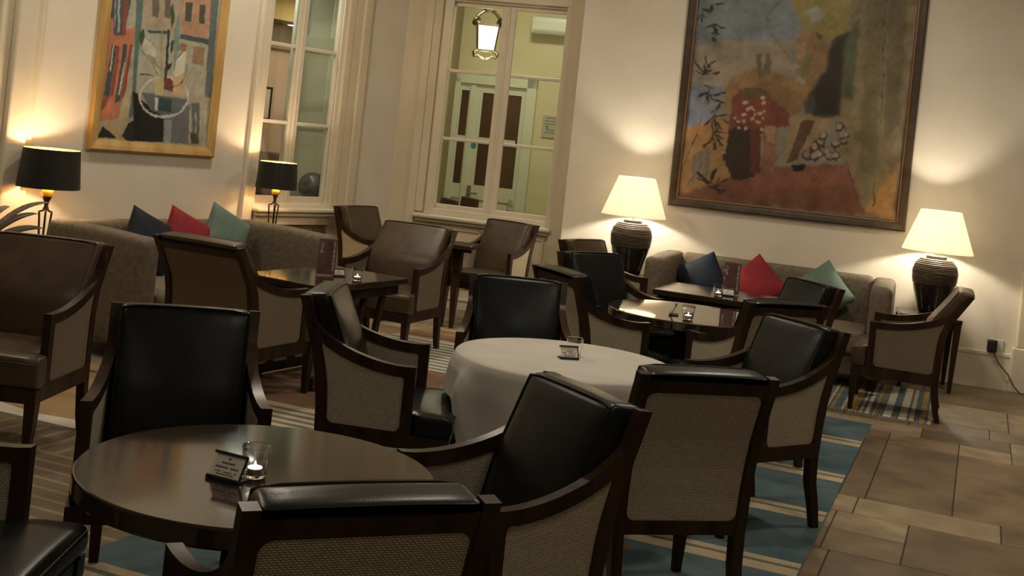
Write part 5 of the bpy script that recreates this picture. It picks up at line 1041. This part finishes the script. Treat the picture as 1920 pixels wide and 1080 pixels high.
def cushion(loc, rz, lean, roll, s, m, label, group):
    bm = NB()
    def w(p):
        u, v = p.x/(s/2), p.z/(s/2); k = (1-abs(u)**2.6)*(1-abs(v)**2.6); pinch = 1-0.05*(1-u*u)*(v*v)-0.05*(1-v*v)*(u*u)
        return Vector((p.x*pinch, (p.y/0.05)*(0.010+0.080*max(0, k)**0.62), p.z*pinch))
    rbox(bm, (s, 0.1, s), 0.012, (12, 2, 12), w, k=1)
    o = obj('cushion', bm, m, smooth=True, angle=180)
    o.location = loc; o.rotation_euler = (Matrix.Rotation(rz, 3, 'Z') @ Matrix.Rotation(lean, 3, 'X') @ Matrix.Rotation(roll, 3, 'Y')).to_euler()
    tag(o, label, 'cushion', group)
    bm = NB(); n = 10; e = []
    cs = [(-1, -1), (1, -1), (1, 1), (-1, 1)]
    for i in range(4):
        for k in range(n):
            a, b = cs[i], cs[(i+1) % 4]; u = a[0]+(b[0]-a[0])*k/n; v = a[1]+(b[1]-a[1])*k/n; e.append(w(Vector((u*s/2, 0, v*s/2))))
    tube(bm, e, 0.006, 6, 0, True); obj('piping', bm, m, o, smooth=True, angle=180)
    return o
for x, z, rl, m, lab in ((-0.31, 0.66, 26, 'cush_navy', 'navy cushion on the left sofa, leftmost of its three'), (0.02, 0.665, 26, 'cush_red', 'red cushion in the middle of the left sofa'), (0.39, 0.69, 28, 'cush_green', 'sage green cushion on the left sofa, rightmost of its three')):
    cushion(S1(x, -0.29, z), S1A, -17*D, rl*D, 0.37, m, lab, 'cushions on the left sofa')
for x, z, rl, m, lab in ((-0.575, 0.60, -30, 'cush_navy', 'navy cushion on the right sofa, behind the menu stand'), (-0.13, 0.62, 45, 'cush_red', 'red cushion in the middle of the right sofa'), (0.40, 0.645, 50, 'cush_green', 'sage green cushion at the right end of the right sofa')):
    cushion(S2(x, -0.28, z), S2A, -17*D, rl*D, 0.38, m, lab, 'cushions on the right sofa')

# ------------------------------------------------------------------ small things on the tables
def candle(loc, label, lit=True, s=1.0):
    t = thing('candle_glass', loc, 0, label, 'candle', 'tealight glasses')
    bm = NB(); lathe(bm, [(0.026*s, 0), (0.029*s, 0.003), (0.038*s, 0.078*s), (0.0385*s, 0.080*s), (0.0365*s, 0.079*s), (0.0275*s, 0.012), (0.024*s, 0.009)], 40); obj('tumbler', bm, 'glass', t, smooth=True, angle=50)
    if lit:
        bm = NB(); lathe(bm, [(0.0195, 0.0095), (0.0195, 0.024)], 24); c = obj('tealight', bm, 'foil', t, smooth=True)
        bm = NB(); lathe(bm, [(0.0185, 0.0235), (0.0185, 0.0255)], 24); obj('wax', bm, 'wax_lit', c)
        bm = NB(); lathe(bm, [(0.0010, 0.0255), (0.0034, 0.030), (0.0026, 0.035), (0.0005, 0.042)], 12); obj('flame', bm, 'flame', c, smooth=True)
    return t
def card(loc, rz, label, s=1.0):
    t = thing('card_holder', loc, rz, label, 'card holder', 'table card holders')
    th = 28*D; Mx = Matrix.Translation((0, 0, 0.006)) @ Matrix.Rotation(-th, 4, 'X')
    w, h = 0.088*s, 0.062*s
    bm = NB(); box(bm, (0, 0.001, h/2), (w, 0.002, h), 0, Mx); ca = obj('card', bm, 'card', t)
    bm = NB()
    for z, ww in ((0.80, 0.10), (0.62, 0.46), (0.44, 0.80), (0.26, 0.74), (0.16, 0.60)):
        n = max(2, int(ww*14)); x = -ww*w/2
        for k in range(n):
            d = ww*w/n; 
            if random.random() < 0.88: box(bm, (x+d/2, -0.0004, z*h), (d*0.8, 0.0006, 0.0042*s if z > 0.3 else 0.0026*s), 0, Mx)
            x += d
    obj('print', bm, 'ink', ca)
    bm = NB()
    for z in (0.0, h): box(bm, (0, 0, z), (w+0.012, 0.012, 0.007), 0, Mx, 0.002)
    box(bm, (w/2+0.003, 0.003, h/2), (0.005, 0.004, h), 0, Mx)
    box(bm, (0, 0.02, 0.003), (w+0.01, 0.055, 0.004)); obj('holder', bm, 'black_plastic', t)
    return t
def menu(loc, rz, label):
    t = thing('menu_stand', loc, rz, label, 'menu', 'plum menu stands')
    bm = NB(); box(bm, (0, 0, 0.118), (0.125, 0.007, 0.235)); box(bm, (0, 0.0, 0.002), (0.13, 0.07, 0.004)); obj('acrylic_stand', bm, 'acrylic', t)
    bm = NB(); box(bm, (0, 0, 0.118), (0.112, 0.002, 0.222)); pg = obj('menu_page', bm, 'menu', t)
    bm = NB(); z = 0.215; random.seed(4)
    for side in (-1, 1):
        z = 0.215
        while z > 0.03:
            d = random.uniform(0.005, 0.012); box(bm, (0.042, side*0.0015, z), (random.uniform(0.006, 0.014), 0.0006, d*0.7)); z -= d
        tube(bm, [(-0.04, side*0.0016, 0.21), (-0.037, side*0.0016, 0.17), (-0.043, side*0.0016, 0.15)], 0.0018, 4); tube(bm, [(-0.028, side*0.0016, 0.205), (-0.03, side*0.0016, 0.165)], 0.0014, 4)
        bmesh.ops.create_icosphere(bm, subdivisions=1, radius=0.009, matrix=Matrix.Translation((-0.035, side*0.0006, 0.15)) @ Matrix.Diagonal((1, 0.15, 1.2, 1)))
    obj('print', bm, 'menu_ink', pg)
    return t
TT = 0.6605; T4Z = 0.66*0.955+0.0066
candle((-0.566, 3.062, TT+0.0062), 'lit tealight in a glass tumbler on the front bare round table')
card((-0.632, 3.00, TT+0.0062), -24*D, 'white card in a black holder on the front bare round table')
candle((0.375, 5.30, 0.671), 'unlit glass tumbler on the white tablecloth behind the card', False)
card((0.351, 5.20, 0.671), 14*D, 'white card in a black holder on the white tablecloth', 0.85)
candle((1.128, 6.935, TT+0.0062), 'lit tealight in a glass tumbler on the far bare round table')
card((1.045, 7.08, TT+0.0062), -100*D, 'black card holder seen edge on, on the far bare round table')
candle((-0.855, 7.34, T4Z), 'lit tealight glass on the table by the left sofa')
card((-0.98, 7.45, T4Z), 25*D, 'small white card holder beside the menu on the table by the left sofa', 0.7)
menu((-1.065, 7.42, T4Z), 18*D, 'plum menu in a clear stand on the table by the left sofa')
candle((1.543, 8.31, TT+0.0065), 'lit tealight glass on the table by the right sofa')
card((1.625, 8.37, TT+0.0065), -12*D, 'white card holder before the menu on the table by the right sofa', 0.8)
menu((1.655, 8.46, TT+0.0065), -14*D, 'plum menu in a clear stand on the table by the right sofa')

# ------------------------------------------------------------------ potted plant at the left edge
pl = thing('potted_plant', (-3.22, 7.15, 0.0), 0, 'potted plant with long striped leaves at the left edge, beside the black lamp', 'plant')
bm = NB(); lathe(bm, [(0.11, 0), (0.13, 0.02), (0.16, 0.30), (0.17, 0.52), (0.165, 0.54), (0.15, 0.53), (0.145, 0.50)], 32); obj('pot', bm, 'pot', pl, smooth=True)
bm = NB(); lathe(bm, [(0.144, 0.49), (0.05, 0.505)], 24); obj('soil', bm, 'soil', pl)
random.seed(8)
def leaf(az, reach, rise, wid, m):
    bm = NB(); n = 12; ca, sa = math.cos(az), math.sin(az); L_, R_, Cc = [], [], []
    for i in range(n+1):
        u = i/n; r = 0.02+reach*u; z = 0.50+rise*(1.6*u-0.75*u*u); w = 1.25*wid*math.sin(math.pi*min(1, u*0.92+0.08))**0.7*(1-0.25*u)
        if i == n: w = 0.001
        c = Vector((r*ca, r*sa, z)); s_ = Vector((-sa*0.5, ca*0.5, 0.85))
        L_.append(c-s_*w+Vector((0, 0, w*0.35))); R_.append(c+s_*w+Vector((0, 0, w*0.35))); Cc.append(c)
    for a, b in ((L_, Cc), (Cc, R_)):
        A1 = [bm.verts.new(q) for q in a]; B1_ = [bm.verts.new(q) for q in b]
        for i in range(n): bm.faces.new((A1[i], B1_[i], B1_[i+1], A1[i+1]))
    bmesh.ops.remove_doubles(bm, verts=bm.verts[:], dist=1e-5)
    r = bmesh.ops.solidify(bm, geom=bm.faces[:], thickness=0.0015)
    obj('leaf', bm, m, pl, smooth=True, angle=180)
for i, (az, re, ri, wi_) in enumerate(((10, 0.46, 0.50, 0.024), (-12, 0.52, 0.34, 0.03), (-30, 0.55, 0.25, 0.026), (28, 0.40, 0.40, 0.026), (60, 0.3, 0.42, 0.03), (110, 0.22, 0.35, 0.03), (160, 0.2, 0.4, 0.03), (200, 0.24, 0.3, 0.03), (250, 0.42, 0.38, 0.03), (300, 0.45, 0.36, 0.028), (-60, 0.45, 0.22, 0.028), (80, 0.2, 0.6, 0.025), (220, 0.2, 0.55, 0.025))):
    leaf(az*D, re, ri, wi_, 'leaf' if i % 2 else 'leaf_light')
